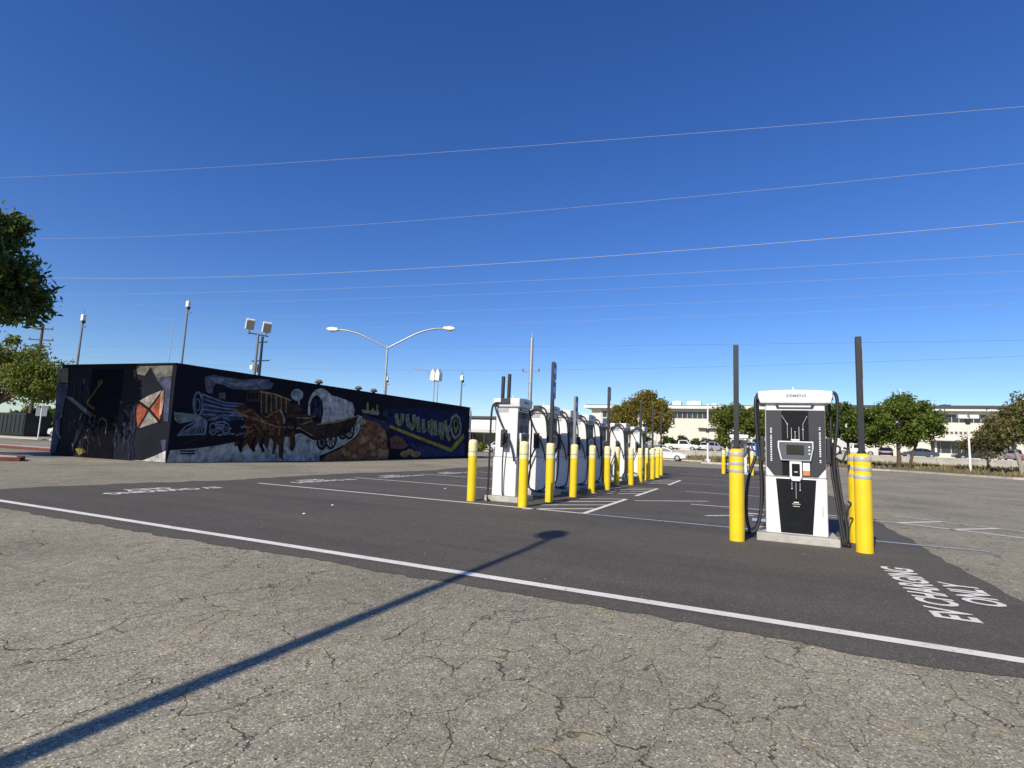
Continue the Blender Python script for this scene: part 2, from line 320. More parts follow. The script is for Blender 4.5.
def pavement_text(s, cx, cy, rz, w, h, mat='white_line'):
    v, f = text_vf(s, 1.0, 0.0, 1.0, 0.03); x0 = min(p[0] for p in v); x1 = max(p[0] for p in v); y0 = min(p[1] for p in v); y1 = max(p[1] for p in v)
    v = [((p[0] - (x0 + x1) / 2) / (x1 - x0) * w, (p[1] - (y0 + y1) / 2) / (y1 - y0) * h, 0) for p in v]
    v, f = xf((v, f), Matrix.Translation((cx, cy, 0.012 + gz(cy))) @ Matrix.Rotation(rz, 4, 'Z'))
    return obj('pavement_lettering', (v, f), mat, lot, fix=False)
pavement_text('EV CHARGING', 1.50, 6.92, R(90), 2.3, 0.33); pavement_text('ONLY', 1.92, 6.98, R(90), 0.95, 0.33)
for k, cy in enumerate((7.75, 12.5, 16.35, 20.2)):
    pavement_text('EV CHARGING', -11.75, cy, R(-90), 2.45, 0.36); pavement_text('ONLY', -12.22, cy - 0.15, R(-90), 1.0, 0.36)
# loose stones along the ragged edge of the new asphalt, a few scraps of litter
def stones(name, pts, mat, label, smin, smax):
    V, F = [], []
    for (x, y) in pts:
        s = random.uniform(smin, smax); o = len(V)
        for d in ((1, 0, 0), (-1, 0, 0), (0, 1, 0), (0, -1, 0), (0, 0, 1), (0, 0, -0.6)):
            V.append((x + s * d[0] * random.uniform(0.6, 1.1), y + s * d[1] * random.uniform(0.6, 1.1), gz(y) + 0.006 + s * 0.4 + s * d[2] * 0.6))
        F += [(o + a, o + b, o + c) for a, b, c in ((0, 2, 4), (2, 1, 4), (1, 3, 4), (3, 0, 4), (2, 0, 5), (1, 2, 5), (3, 1, 5), (0, 3, 5))]
    return tag(obj(name, (V, F), mat, fix=False), label, 'gravel', kind='stuff')
pts = [(random.uniform(-12, 4), 4.4 - abs(random.gauss(0, 0.28))) for _ in range(900)] + [(2.3 + abs(random.gauss(0, 0.25)), random.uniform(4.4, 11)) for _ in range(350)] + [(random.uniform(-4, 2.5), random.uniform(1.0, 4.2)) for _ in range(500)] + [(random.uniform(-10, 2), random.uniform(4.6, 10)) for _ in range(60)]
stones('loose_gravel', pts, 'pebble', 'loose pale stones along the ragged edge of the dark asphalt', 0.004, 0.013)
for i, (x, y, lb) in enumerate(((-6.9, 6.9, 'small white paper scrap on dark asphalt left of the pole shadow'), (-7.9, 13.0, 'small white paper scrap lying in the second stall'), (-7.4, 8.1, 'tiny white scrap on the dark asphalt ahead of the long white line'), (1.75, 10.95, 'white paper scrap beside the near yellow bollard pair'))):
    o = obj('paper_scrap', ([(-0.04, -0.03, 0), (0.05, -0.02, 0.015), (0.035, 0.04, 0.03), (-0.03, 0.03, 0.008), (0.0, 0.0, 0.045)], [(0, 1, 4), (1, 2, 4), (2, 3, 4), (3, 0, 4), (3, 2, 1, 0)]), 'litter_white'); o.scale = (0.5, 0.5, 0.5); o.location = (x, y, 0.014); tag(o, lb, 'litter', 'paper scraps')

# ------------------------------------------------------------------ planting bed, kerbs, retaining wall, terrace
kerb = [(-40, 66), (-12, 65), (-5.6, 64), (-4.9, 55), (4, 54), (8.5, 62), (11.5, 62.5), (17, 51.5), (24, 47.5), (70, 43)]
WY = 84.0
kv, kf = [], []
def wz(x): return 0.75 + max(0, min(0.25, (x + 8) * 0.01))
for i, (x, y) in enumerate(kerb):
    for t in (0, 0.3, 0.7, 1): kv.append((x, y + (WY - y) * t, (gz(y) + 0.13) * (1 - t) + wz(x) * t))
for i in range(len(kerb) - 1):
    for t in range(3): a = i * 4 + t; kf.append((a, a + 4, a + 5, a + 1))
tag(obj('planting_bed', (kv, kf), 'bed_soil', fix=False), kind='structure')
kerb_root = tag(bpy.data.objects.new('kerb', None), kind='structure'); COL.objects.link(kerb_root)
for (x0, y0), (x1, y1) in zip(kerb[:-1], kerb[1:]):
    d = Vector((x1 - x0, y1 - y0)); L = d.length; n = max(1, int(L / 3.0)); ang = math.atan2(d.y, d.x)
    for k in range(n):
        a = Vector((x0, y0)) + d * (k / n); vf = box(0.01, L / n - 0.01, -0.09, 0.09, -0.1, 0.16)
        o = obj('kerb_stone', vf, 'kerb_concrete', kerb_root); o.location = (a.x, a.y, gz(a.y)); o.rotation_euler = (0, 0, ang)
rw = thing('retaining_wall', 'long low concrete retaining wall below the parked cars', 'wall', (0, WY, 0))
for k in range(24):
    x = -12 + k * 3.6; obj('wall_panel', box(x + 0.012, x + 3.588, 0, 0.28, 0.3, 1.62 + max(0, min(0.3, (x + 8) * 0.014))), 'retaining_concrete', rw, bevel=0.015)
tz = lambda x: 1.5 + max(0, min(0.3, (x + 8) * 0.014))
tag(obj('terrace', ([(-12, WY + 0.2, 1.5), (-8, WY + 0.2, 1.5), (13.4, WY + 0.2, 1.8), (140, WY + 0.2, 1.8), (140, 260, 1.8), (13.4, 260, 1.8), (-8, 260, 1.5), (-12, 260, 1.5), (-60, 108, 0.27), (-60, 260, 0.27)], [(0, 1, 6, 7), (1, 2, 5, 6), (2, 3, 4, 5), (8, 0, 7, 9)]), 'terrace_pave', fix=False), kind='structure')

# ------------------------------------------------------------------ grass tufts in the bed
V, F = [], []
def bedz(x, y):
    for (x0, y0), (x1, y1) in zip(kerb[:-1], kerb[1:]):
        if x0 <= x <= x1:
            t = (x - x0) / (x1 - x0); yk = y0 + (y1 - y0) * t; s = (y - yk) / (WY - yk)
            if s < 0.02: return None
            return (gz(yk) + 0.13) * (1 - s) + wz(x) * s
for _ in range(6500):
    x = random.uniform(-14, 40); y = random.uniform(48, 83); z = bedz(x, y)
    if z is None or (math.sin(x * 0.9 + y * 0.3) + math.sin(x * 0.31 - y * 0.5)) < -0.5: continue
    for k in range(3):
        a = random.uniform(0, 6.28); h = random.uniform(0.1, 0.38); w = random.uniform(0.05, 0.12); o = len(V); lx, ly = math.cos(a), math.sin(a)
        V += [(x - w * ly, y + w * lx, z - 0.02), (x + w * ly, y - w * lx, z - 0.02), (x + lx * h * 0.5, y + ly * h * 0.5, z + h)]; F.append((o, o + 1, o + 2))
tag(obj('dry_grass', (V, F), 'grass_dry', fix=False), 'dry yellowish grass and weeds in the bed before the retaining wall', 'grass', kind='stuff')

# ------------------------------------------------------------------ mural building
PA, PB, PC = Vector((-21.9, 14.25)), Vector((-29.0, 13.6)), Vector((-20.7, 37.2)); PD = PB + PC - PA
bld = thing('mural_building', 'low flat-roofed dark building painted with a wagon and locomotive mural', 'building', (0, 0, 0))
HT = 4.07
obj('wall', prism([(p.x, p.y) for p in (PA, PC, PD, PB)], -0.1, HT - 0.02, 'xy'), 'wall_paint', bld)
def inset(k):
    c = (PA + PB + PC + PD) / 4; return [((p - c) * k + c) for p in (PA, PC, PD, PB)]
o_, i_ = inset(1.004), inset(0.975)
cv = [(p.x, p.y, z) for ring in (o_, i_) for z in (HT - 0.02, HT + 0.05) for p in ring]
cf = []
for k in range(4):
    j = (k + 1) % 4; cf += [(k, j, 4 + j, 4 + k), (4 + k, 4 + j, 12 + j, 12 + k), (12 + k, 12 + j, 8 + j, 8 + k), (8 + k, 8 + j, j, k)]
obj('parapet_cap', (cv, cf), 'wall_paint', bld)
obj('downpipe', tube([(PC.x + 0.05, PC.y + 0.1, 0), (PC.x + 0.05, PC.y + 0.1, HT + 0.2)], 0.06), 'pole_white', bld)
# mural: sketched flat, patch by patch; each patch maps its sketch units to metres along and up the wall
def sketch(x0, y0, s, k):
    def f(*pts):
        out = []
        for a, b in pts:
            x, y = x0 + a / s, y0 + b / s; w = k[6] * x + k[7] * y + 1
            out.append(((k[0] * x + k[1] * y + k[2]) / w, (k[3] * x + k[4] * y + k[5]) / w))
        return out
    return f
LONG = (0.0316548, 0.00355322, -6.89625, -0.00033864, -0.0322414, 14.9846, -0.00127445, 0.00002342)
SHORT = (-0.076464, -0.00858301, 16.6583, 0.00376488, -0.0552588, 24.9613, 0.00114287, 0.000416132)
R1, R2, R3, R4 = sketch(170, 365, 7.68, LONG), sketch(260, 375, 8.08, LONG), sketch(360, 385, 9.04, LONG), sketch(45, 360, 6.98, SHORT)
def ell(f, cx, cy, rx, ry, n=20): return f(*[(cx + rx * math.cos(2 * math.pi * i / n), cy + ry * math.sin(2 * math.pi * i / n)) for i in range(n)])
painted = []
def poly(face, col, pts): painted.append((face, 'p', col, 0.0, pts))
def stroke(face, col, w, pts): painted.append((face, 's', col, w, pts))
def ring(face, col, w, pts): painted.append((face, 'r', col, w, pts))
band1=R1((0,655),(200,640),(380,615),(500,592),(640,560),(768,535)); 
band2=R2((20,520),(280,480),(330,470),(440,530),(620,500),(700,478),(760,410),(795,335),(825,330),(832,400),(780,490),(690,560),(560,620),(480,652),(480,692))
P0=[(0.02,0.02)]
poly('L','g',P0+band1+band2+[(band2[-1][0],0.03)])
poly('L','n',R3((215,215),(560,205),(950,240),(945,640),(600,650),(440,560),(260,420)))
poly('L','v',R3((440,520),(800,590),(830,620),(945,520),(945,640),(560,650)))
poly('L','k',R1((270,90),(340,75),(430,95),(560,112),(700,105),(766,112),(766,180),(640,192),(480,185),(400,150),(350,140),(332,170),(330,205),(280,205),(265,130)))
poly('L','K',R1((300,100),(350,90),(420,110),(400,130),(330,130)))
poly('L','K',R1((450,140),(560,130),(640,150),(560,170)))
poly('L','K',R1((660,130),(720,120),(760,150),(700,170)))
poly('L','k',R2((0,60),(60,40),(110,70),(90,110),(20,120)))
poly('L','b',R1((228,215),(430,275),(585,300),(570,420),(420,430),(250,400)))
for (y0,y1) in ((225,290),(260,310),(300,335),(340,360),(380,385)): stroke('L','s',.05,R1((250,y0),(420,y1),(560,y1+8)))
poly('L','k',R1((280,150),(335,150),(325,215),(290,215)))
poly('L','k',R1((375,215),(425,210),(425,265),(375,255)))
ring('L','s',.09,ell(R1,215,300,34,90)); ring('L','s',.05,ell(R1,212,305,18,45))
poly('L','f',R1((30,360),(190,378),(250,400),(240,420),(70,450),(35,420)))
ring('L','s',.06,R1((60,540),(120,470),(250,412),(282,432),(270,530)))
for i in range(8): stroke('L','s',.05,R1((250+3*i,415),(75+27*i,536)))
random.seed(4)
for i in range(26):
    x=random.uniform(290,560);y=random.uniform(370,540); stroke('L',random.choice('sskb'),.07,R1((x,y),(x+random.uniform(10,45),y+random.uniform(-14,14)),(x+random.uniform(40,80),y+random.uniform(-25,25))))
for cx in (330,430): ring('L','s',.07,ell(R1,cx,490,26,45)) 
stroke('L','o',.03,R1((100,610),(290,540)))
stroke('L','w',.12,R1((590,205),(740,205))); stroke('L','w',.12,R1((590,268),(745,275)))
for x in (592,620,650,680,710,740): stroke('L','w',.08,R1((x,203),(x,270)))
poly('L','w',R2((0,130),(120,150),(240,200),(240,300),(0,330)))
for x in (10,50,90,130,170,210): stroke('L','t',.05,R2((x,150+x*.15),(x,300)))
stroke('L','t',.08,R2((0,135),(120,155),(245,205)))
for y in (660,680): 
    for x in range(80,190,14): stroke('L','d',.06,R1((x,y),(x+10,y+2)))
H1=R1((480,330),(560,310),(640,340),(700,400),(768,420),(768,560),(740,640),(715,600),(690,640),(675,590),(640,665),(610,640),(590,600),(545,655),(535,620),(490,625),(500,590),(560,570),(590,480),(560,400))
poly('L','o',H1)
H2=R2((0,340),(60,330),(110,280),(170,270),(200,330),(212,360),(250,350),(290,390),(280,470),(288,560),(262,622),(235,600),(245,520),(205,480),(190,560),(185,690),(150,660),(150,560),(120,640),(95,640),(110,540),(80,500),(60,600),(95,640),(60,610),(20,545),(0,540))
poly('L','o',H2)
for pts in (((60,340),(110,300),(150,290)),((40,430),(90,440),(140,420)),((120,330),(160,400),(150,480)),((30,380),(60,460),(100,480))): stroke('L','h',.12,R2(*pts))
stroke('L','f',.1,R2((165,280),(190,340),(195,390))); stroke('L','f',.08,R2((240,500),(225,560),(235,600))); stroke('L','f',.09,R2((140,560),(120,640)))
for pts in (((500,340),(600,400),(740,420)),((560,360),(620,350),(680,400)),((600,480),(650,460),(700,520)),((640,540),(640,600)),((560,560),(600,520),(640,500)),((700,440),(740,520))): stroke('L','h',.1,R1(*pts))
stroke('L','f',.04,R1((480,340),(560,390),(640,420),(768,435)))
for dx in (0,55,95): stroke('L','d',.16,R1((560+dx*1.6,560),(530+dx*1.8,620),(545+dx*1.8,660)))
for i in range(34):
    a, b_ = random.uniform(560, 740), random.uniform(350, 530); stroke('L', random.choice('ohdwo'), .06, R1((a, b_), (a + random.uniform(8, 30), b_ + random.uniform(-10, 30))))
    a, b_ = random.uniform(20, 200), random.uniform(320, 480); stroke('L', random.choice('ohdwd'), .06, R2((a, b_), (a + random.uniform(-12, 20), b_ + random.uniform(8, 36))))
poly('L','m',ell(R2,298,160,50,48)); poly('L','M',ell(R2,290,150,28,26)); stroke('L','m',.08,R2((310,205),(318,255)))
poly('L','w',R2((240,230),(330,240),(345,300),(240,310)))
poly('L','w',R2((210,310),(400,320),(770,340),(772,400),(640,462),(620,500),(450,522),(350,432),(215,400)))
poly('L','c',R2((385,315),(388,230),(408,165),(450,118),(500,104),(540,128),(580,165),(640,182),(700,205),(748,225),(762,280),(755,338),(640,362),(520,395),(490,390),(510,300),(505,220),(470,165),(430,180),(405,240),(402,330)))
poly('L','d',ell(R2,455,275,52,112))
for pts in (((430,220),(450,190),(445,330)),((475,200),(490,240),(480,340)),((410,330),(460,300),(470,260))): stroke('L','b',.14,R2(*pts))
for pts in (((560,155),(585,260),(570,380)),((615,178),(625,270),(605,368)),((685,200),(692,280),(680,352)),((735,225),(742,280),(730,340))): stroke('L','C',.09,R2(*pts))
stroke('L','t',.07,R2((460,400),(620,380),(800,325)))
for pts in (((300,345),(400,350),(450,330)),((330,400),(420,370)),((0,375),(150,420),(330,435),(420,490)),((200,410),(330,430))): stroke('L','t',.05,R2(*pts))
for cx,cy,rx,ry in ((570,500,45,92),(497,545,34,52),(720,440,38,72),(665,478,26,36),(250,400,40,48)):
    ring('L','x',.13,ell(R2,cx,cy,rx,ry)); 
    for i in range(5):
        a=math.pi*i/5; stroke('L','x',.06,R2((cx-rx*math.cos(a),cy-ry*math.sin(a)),(cx+rx*math.cos(a),cy+ry*math.sin(a))))
poly('L','r',R2((485,694),(540,642),(640,602),(720,545),(800,492),(880,440),(880,694))); poly('L','r',R3((0,300),(50,310),(160,340),(232,420),(242,560),(262,580),(250,662),(0,682)))
for i in range(80):
    x=random.uniform(10,235);y=random.uniform(330,650)
    if y<300+x*.4: continue
    r=random.uniform(10,30); poly('L',random.choice('trRt'),ell(R3,x,y,r,r*1.1,7))
for i in range(50):
    x=random.uniform(520,870);y=random.uniform(470,680)
    if y<720-(x-500)*.6: continue
    r=random.uniform(10,34); poly('L',random.choice('trR'),ell(R2,x,y,r,r*.9,7))
poly('L','R',R3((265,480),(330,450),(400,500),(435,550),(380,582),(280,570)))
for cx,cy,rx,ry in ((400,625,42,32),(500,625,50,30),(215,630,40,45),(450,600,35,25)): poly('L','t',ell(R3,cx,cy,rx,ry,9))
poly('L','b',R3((10,250),(120,300),(250,330),(250,420),(160,345),(40,310)))
for x,y0,y1 in ((66,158,235),(152,178,272)): poly('L','y',R3((x-8,y0),(x+8,y0),(x+9,y1),(x-9,y1)))
poly('L','l',R3((10,222),(170,240),(165,275),(20,250))); poly('L','l',R3((95,235),(120,200),(130,240))); poly('L','b',R3((190,270),(230,215),(260,250),(255,300)))
poly('L','y',R3((262,362),(300,372),(560,475),(815,568),(935,438),(940,482),(832,606),(790,594),(560,505),(262,386)))
for i,pts in enumerate((((325,270),(330,320),(355,350),(375,330),(380,270)),((425,275),(430,350),(470,385),(488,360),(485,280)),((520,300),(525,400),(540,405)),((570,320),(572,412),(585,400)),((615,350),(650,330),(655,380),(620,395),(650,440)),((680,335),(680,445)),((720,345),(715,420),(740,480),(750,350)),((770,330),(780,420),(805,498)),((815,370),(790,420)))): 
    stroke('L','l',.36,R3(*pts)); stroke('L','Y',.14,R3(*pts))
poly('L','l',R3((820,290),(870,258),(902,290),(917,380),(905,450),(860,497),(833,470),(808,380)))
poly('L','n',R3((832,310),(868,285),(890,310),(900,380),(892,435),(860,465),(842,440),(825,380)))
poly('L','Y',R3((842,325),(868,305),(882,330),(888,385),(875,425),(858,440),(846,400)))
poly('L','d',ell(R3,865,355,12,34,9))
# short (left) face
S='S'
poly(S,'G',R4((97,60),(168,55),(165,160),(92,152)))
poly(S,'B',R4((90,158),(170,170),(132,330),(112,420),(100,560),(75,650),(38,645),(75,350)))
poly(S,'G',R4((640,44),(898,32),(890,112),(782,128),(742,50),(700,110),(650,100)))
poly(S,'B',R4((778,130),(888,116),(862,430),(828,425),(840,210)))
poly(S,'E',R4((690,700),(770,668),(842,635),(846,632),(842,724),(600,716)))
poly(S,'B',R4((810,560),(850,555),(842,632),(825,640)))
e=[(650,300),(720,252),(830,205),(832,290),(802,430),(652,480)]
c=(730,345)
poly(S,'e',R4((655,292),(720,252),(832,206),c)); poly(S,'q',R4((832,206),(832,290),(802,430),c)); poly(S,'e',R4((802,430),(652,480),c)); poly(S,'q',R4((652,480),(640,380),(655,292),c))
stroke(S,'d',.12,R4((655,290),c,(802,430))); stroke(S,'d',.1,R4((832,206),c,(652,480)))
poly(S,'Q',R4((812,230),(832,206),(832,290),(815,380),(800,390)))
poly(S,'f',R4((148,255),(190,258),(345,385),(322,402)))
ring(S,'f',.07,ell(R4,335,420,20,38)); stroke(S,'f',.1,R4((122,388),(82,430),(82,490),(112,545)))
stroke(S,'y',.12,R4((400,150),(335,245),(300,295),(320,325),(350,340))); poly(S,'y',R4((370,150),(405,135),(410,165),(380,175)))
poly(S,'y',R4((215,620),(260,610),(290,640),(240,665))); stroke(S,'f',.1,R4((385,415),(405,405),(435,430),(425,510)))
for i in range(34):
    x=random.uniform(480,640);y=random.uniform(330,640);l=random.uniform(30,90); stroke(S,random.choice('bbVV'),random.uniform(.05,.12),R4((x,y),(x+random.uniform(-12,12),min(y+l,700))))
for i in range(26):
    x=random.uniform(170,390);y=random.uniform(120,620);l=random.uniform(20,70); stroke(S,random.choice('bbVf'),random.uniform(.04,.1),R4((x,y),(x+random.uniform(-18,18),min(y+l,680))))
PAL = dict(g=(.30, .32, .31), k=(.09, .105, .13), K=(.17, .19, .22), d=(.006, .006, .01), b=(.025, .035, .07), s=(.13, .16, .22), f=(.24, .28, .27), o=(.075, .032, .018),
           h=(.24, .11, .05), c=(.34, .34, .34), C=(.44, .44, .43), w=(.04, .026, .02), x=(.02, .016, .015), t=(.24, .17, .10), r=(.17, .085, .045), R=(.12, .06, .05), y=(.30, .26, .045),
           Y=(.15, .17, .05), n=(.010, .013, .055), v=(.03, .035, .10), l=(.26, .28, .22), m=(.26, .30, .32), M=(.16, .20, .22), G=(.17, .165, .14), B=(.10, .115, .20), E=(.48, .48, .46),
           e=(.34, .31, .27), q=(.40, .10, .05), Q=(.62, .36, .26), V=(.02, .02, .05))
PAL.update(B=(.07, .08, .14), y=(.24, .21, .035), f=(.16, .19, .18), l=(.18, .20, .155), h=(.17, .075, .035), o=(.055, .024, .014), r=(.17, .08, .036), t=(.27, .17, .085), E=(.55, .55, .53))
layers = {}
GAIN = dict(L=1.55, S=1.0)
def frame(face):
    P, Q = (PA, PC) if face == 'L' else (PA, PB)
    d = (Q - P).normalized(); nrm = Vector((d.y, -d.x)) if face == 'L' else Vector((-d.y, d.x))
    if face == 'S' and nrm.y > 0: nrm = -nrm
    return P, d, nrm
for li, (face, kind, col, w, pp) in enumerate(painted):
    P, d, nrm = frame(face); um = sum(p[0] for p in pp) / len(pp); off = 0.004 + li * 0.00006
    if face == 'S': nm = 'painted_envelope' if col in 'eqQ' else 'painted_figure'
    elif col == 'g': nm = 'painted_snow_ground'
    elif col in 'nvylY': nm = 'painted_lettering_banner'
    elif col in 'rRt' and um > 8.5 or um > 10.8: nm = 'painted_rocks'
    else: nm = 'painted_locomotive' if um < 3.4 else 'painted_horses' if um < 6.9 else 'painted_covered_wagon'
    L = layers.setdefault(nm, ([], [], []))
    def put(uvs):
        o = len(L[0])
        for u, v in uvs:
            q = P + d * u + nrm * off; L[0].append((q.x, q.y, max(0.02, min(HT - 0.06, v))))
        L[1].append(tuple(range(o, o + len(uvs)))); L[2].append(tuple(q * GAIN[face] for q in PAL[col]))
    if kind == 'p': put(pp)
    else:
        if kind == 'r': pp = pp + [pp[0]]
        for (a, b), (a2, b2) in zip(pp[:-1], pp[1:]):
            t = Vector((a2 - a, b2 - b))
            if t.length < 1e-4: continue
            t.normalize(); q = Vector((-t.y, t.x)) * w / 2; e = t * w * 0.25
            put([(a + q.x - e.x, b + q.y - e.y), (a - q.x - e.x, b - q.y - e.y), (a2 - q.x + e.x, b2 - q.y + e.y), (a2 + q.x + e.x, b2 + q.y + e.y)])
for nm, (V, F, Cc) in layers.items():
    o = tag(obj(nm, (V, F), 'mural_paint', bld, fix=False), kind='stuff'); me = o.data
    ca = me.color_attributes.new('Col', 'FLOAT_COLOR', 'CORNER'); k = 0
    for p, c in zip(me.polygons, Cc):
        for _ in p.vertices: ca.data[k].color = (*c, 1); k += 1
# ribbed roller panel on the short face
P, d, nrm = frame('S'); rib = []
for k in range(26):
    u = 3.15 + k * 0.075; q = P + d * u + nrm * 0.02; rib.append(tube([(q.x, q.y, 0.03), (q.x, q.y, 3.9)], 0.022, 6))
obj('ribbed_panel', cat(*rib), 'wall_paint', bld)
for k, (u, v) in enumerate(((12.2, HT + 0.05), (13.6, HT + 0.05), (9.0, HT + 0.05))):
    q = PA + (PC - PA).normalized() * u + Vector((-1.5, 0)); obj('roof_vent', cat(lathe([(0.1, 0), (0.1, 0.35)], 10, (q.x, q.y, v - 0.1)), lathe([(0.2, 0.35), (0.24, 0.42), (0.12, 0.55)], 10, (q.x, q.y, v - 0.1))), 'roof_felt', bld)
# red kerbed islands by the short end
for nm, lb, poly in (('red_kerb_island', 'red painted kerb of the near island left of the mural building', [(-40, 9.0), (-24.6, 9.9), (-24.1, 10.4), (-24.9, 10.9), (-40, 10.6)]),
                     ('red_kerb_island', 'red painted kerb strip running back beside the mural building', [(-60, 15.2), (-31.5, 15.6), (-31.2, 16.6), (-60, 17.0)])):
    r_ = thing(nm, lb, 'kerb', (0, 0, 0), group='red kerbs'); obj('kerb_edge', prism(poly, 0, 0.14, 'xy'), 'red_kerb', r_, bevel=0.02)
    c = Vector((sum(p[0] for p in poly) / len(poly), sum(p[1] for p in poly) / len(poly))); obj('island_top', prism([((p[0] - c.x) * 0.985 + c.x, (p[1] - c.y) * 0.72 + c.y) for p in poly], 0.1, 0.146, 'xy'), 'pavement', r_)

# ------------------------------------------------------------------ chargers
def cable(name, pts, r, parent): return obj(name, tube(spline(pts, 7), r, 9), 'rubber', parent, smooth=60)
def connector(parent, s, y, z, blue, tilt=0.0):
    h = obj('holster', box(s * 0.425 - 0.0, s * 0.425 + s * 0.07, y - 0.075, y + 0.075, z - 0.20, z + 0.20) if s > 0 else box(s * 0.425 + s * 0.07, s * 0.425, y - 0.075, y + 0.075, z - 0.20, z + 0.20), 'rubber', parent, bevel=0.015)
    x = s * 0.53
    g_ = cat(tube([(x, y, z - 0.12), (x, y - 0.01, z + 0.05), (x - s * 0.03, y, z + 0.12)], [0.032, 0.036, 0.045], 10), tube(spline([(x, y - 0.02, z - 0.05), (x + s * 0.07, y - 0.04, z - 0.02), (x + s * 0.08, y - 0.04, z + 0.07), (x, y - 0.01, z + 0.1)], 4), 0.014, 7))
    obj('plug_handle', g_, 'blue_plastic' if blue else 'rubber', h, smooth=50)
def make_charger(name, label, wide, style, group):
    t = thing(name, label, 'EV charger', group=group); W = wide / 2; D = 0.30
    obj('concrete_pad', box(-W - 0.135, W + 0.135, -D - 0.13, D + 0.16, 0, 0.12), 'concrete', t, bevel=0.012)
    obj('lower_cabinet', box(-W, W, -D, D, 0.121, 0.975), 'white_shell', t, bevel=0.018)
    up = obj('upper_cabinet', box(-W + 0.006, W - 0.006, -D + 0.008, D - 0.03, 0.98, 2.14), 'white_shell', t, bevel=0.022)
    k = wide / 0.84
    hood = obj('hood', prism([(-0.485 * k, 2.12), (0.485 * k, 2.12), (0.515 * k, 2.22), (0.515 * k, 2.31), (0.30 * k, 2.325), (0, 2.335), (-0.30 * k, 2.325), (-0.515 * k, 2.31), (-0.515 * k, 2.22)], -D - 0.055, D + 0.02), 'white_shell', t, bevel=0.016)
    yF = -D
    v, f = text_vf('SIEMENS', 0.062, 0.001, 1.22, 0.001); obj('brand_lettering', xf((v, f), Matrix.Translation((0.02, yF - 0.0575, 2.235)) @ Matrix.Rotation(R(90), 4, 'X')), 'logo_teal', hood, fix=False)
    obj('antenna', lathe([(0.012, 2.33), (0.010, 2.41), (0.004, 2.42)], 8), 'white_trim', hood)
    # status light slot under the hood
    obj('light_bar_recess', prism([(-0.27 * k, 2.10), (0.27 * k, 2.10), (0.25 * k, 2.045), (-0.25 * k, 2.045)], yF - 0.012, yF + 0.02), 'panel_grey', up)
    obj('light_bar', prism([(-0.225 * k, 2.088), (0.225 * k, 2.088), (0.215 * k, 2.062), (-0.215 * k, 2.062)], yF - 0.02, yF - 0.002), 'white_trim', up)
    # front panels
    a = 0.405 * k
    obj('side_panel', prism([(-a, 2.015), (-0.185 * k, 2.015), (-0.185 * k, 1.0), (-0.30 * k, 1.0), (-a, 1.14)], yF - 0.006, yF + 0.012), 'panel_grey', up, bevel=0.004)
    obj('side_panel', prism([(a, 2.015), (a, 1.14), (0.30 * k, 1.0), (0.185 * k, 1.0), (0.185 * k, 2.015)], yF - 0.006, yF + 0.012), 'panel_grey', up, bevel=0.004)
    obj('centre_panel', box(-0.183 * k, 0.183 * k, yF - 0.004, yF + 0.012, 1.0, 2.015), 'panel_black', up)
    obj('lower_panel', prism([(-0.275 * k, 0.955), (0.275 * k, 0.955), (0.215 * k, 0.14), (-0.215 * k, 0.14)], yF - 0.008, yF + 0.012), 'panel_black', t, bevel=0.004)
    if style != 'single':
        lv = [box(-a + 0.02, a - 0.02, yF - 0.012, yF - 0.004, 1.86 - 0.02 * i, 1.868 - 0.02 * i) for i in range(8)]
        obj('louvre', cat(*lv), 'louvre_grey', up)
    # printed circuit lines, small unreadable lettering strips
    def bar(x0, z0, x1, z1, w=0.0032): 
        d = Vector((x1 - x0, z1 - z0)).normalized(); p = Vector((-d.y, d.x)) * w / 2
        return prism([(x0 + p.x, z0 + p.y), (x0 - p.x, z0 - p.y), (x1 - p.x, z1 - p.y), (x1 + p.x, z1 + p.y)], yF - 0.0105, yF - 0.0085)
    def dot(x, z, r=0.008): return prism([(x + r * math.cos(q * 0.785), z + r * math.sin(q * 0.785)) for q in range(8)], yF - 0.0115, yF - 0.0085)
    bl = [bar(-0.18, 1.93, -0.105, 1.80), bar(-0.105, 1.80, -0.105, 1.58), dot(-0.105, 1.80), bar(0.17, 1.93, 0.11, 1.80), bar(0.11, 1.80, 0.11, 1.56), dot(0.11, 1.72), bar(-0.05, 1.74, -0.05, 1.56, 0.004), bar(0.0, 1.68, 0.0, 1.56, 0.004), bar(0.055, 1.76, 0.055, 1.56, 0.004), dot(0, 1.68, 0.007),
          bar(-0.055, 0.91, -0.055, 0.82), dot(-0.055, 0.81), bar(0, 0.91, 0, 0.66), bar(0.055, 0.91, 0.055, 0.80), dot(0.055, 0.79), bar(-0.055, 0.58, 0.055, 0.58, 0.006), bar(-0.035, 0.605, 0.035, 0.605, 0.012), bar(-0.045, 0.545, 0.045, 0.545, 0.006)]
    tag(obj('printed_lines', cat(*bl), 'white_label', t, fix=False), kind='stuff')
    for sx in (-0.335 * k, 0.335 * k):
        z = 1.22; gl = []
        while z < 1.76:
            h = random.uniform(0.012, 0.026)
            if random.random() > 0.14: gl.append(box(sx - 0.011, sx + 0.011, yF - 0.0085, yF - 0.0068, z, z + h * 0.8)); gl[-1] = (gl[-1][0], gl[-1][1])
            z += h + 0.009
        tag(obj('side_lettering', cat(*gl), 'white_label', up, fix=False), kind='stuff')
    # screen
    sc = obj('screen_housing', prism([(-0.245, 1.535), (0.245, 1.535), (0.245, 1.43), (0.205, 1.235), (-0.205, 1.235), (-0.245, 1.43)], yF - 0.06, yF - 0.004), 'white_trim', t, bevel=0.012)
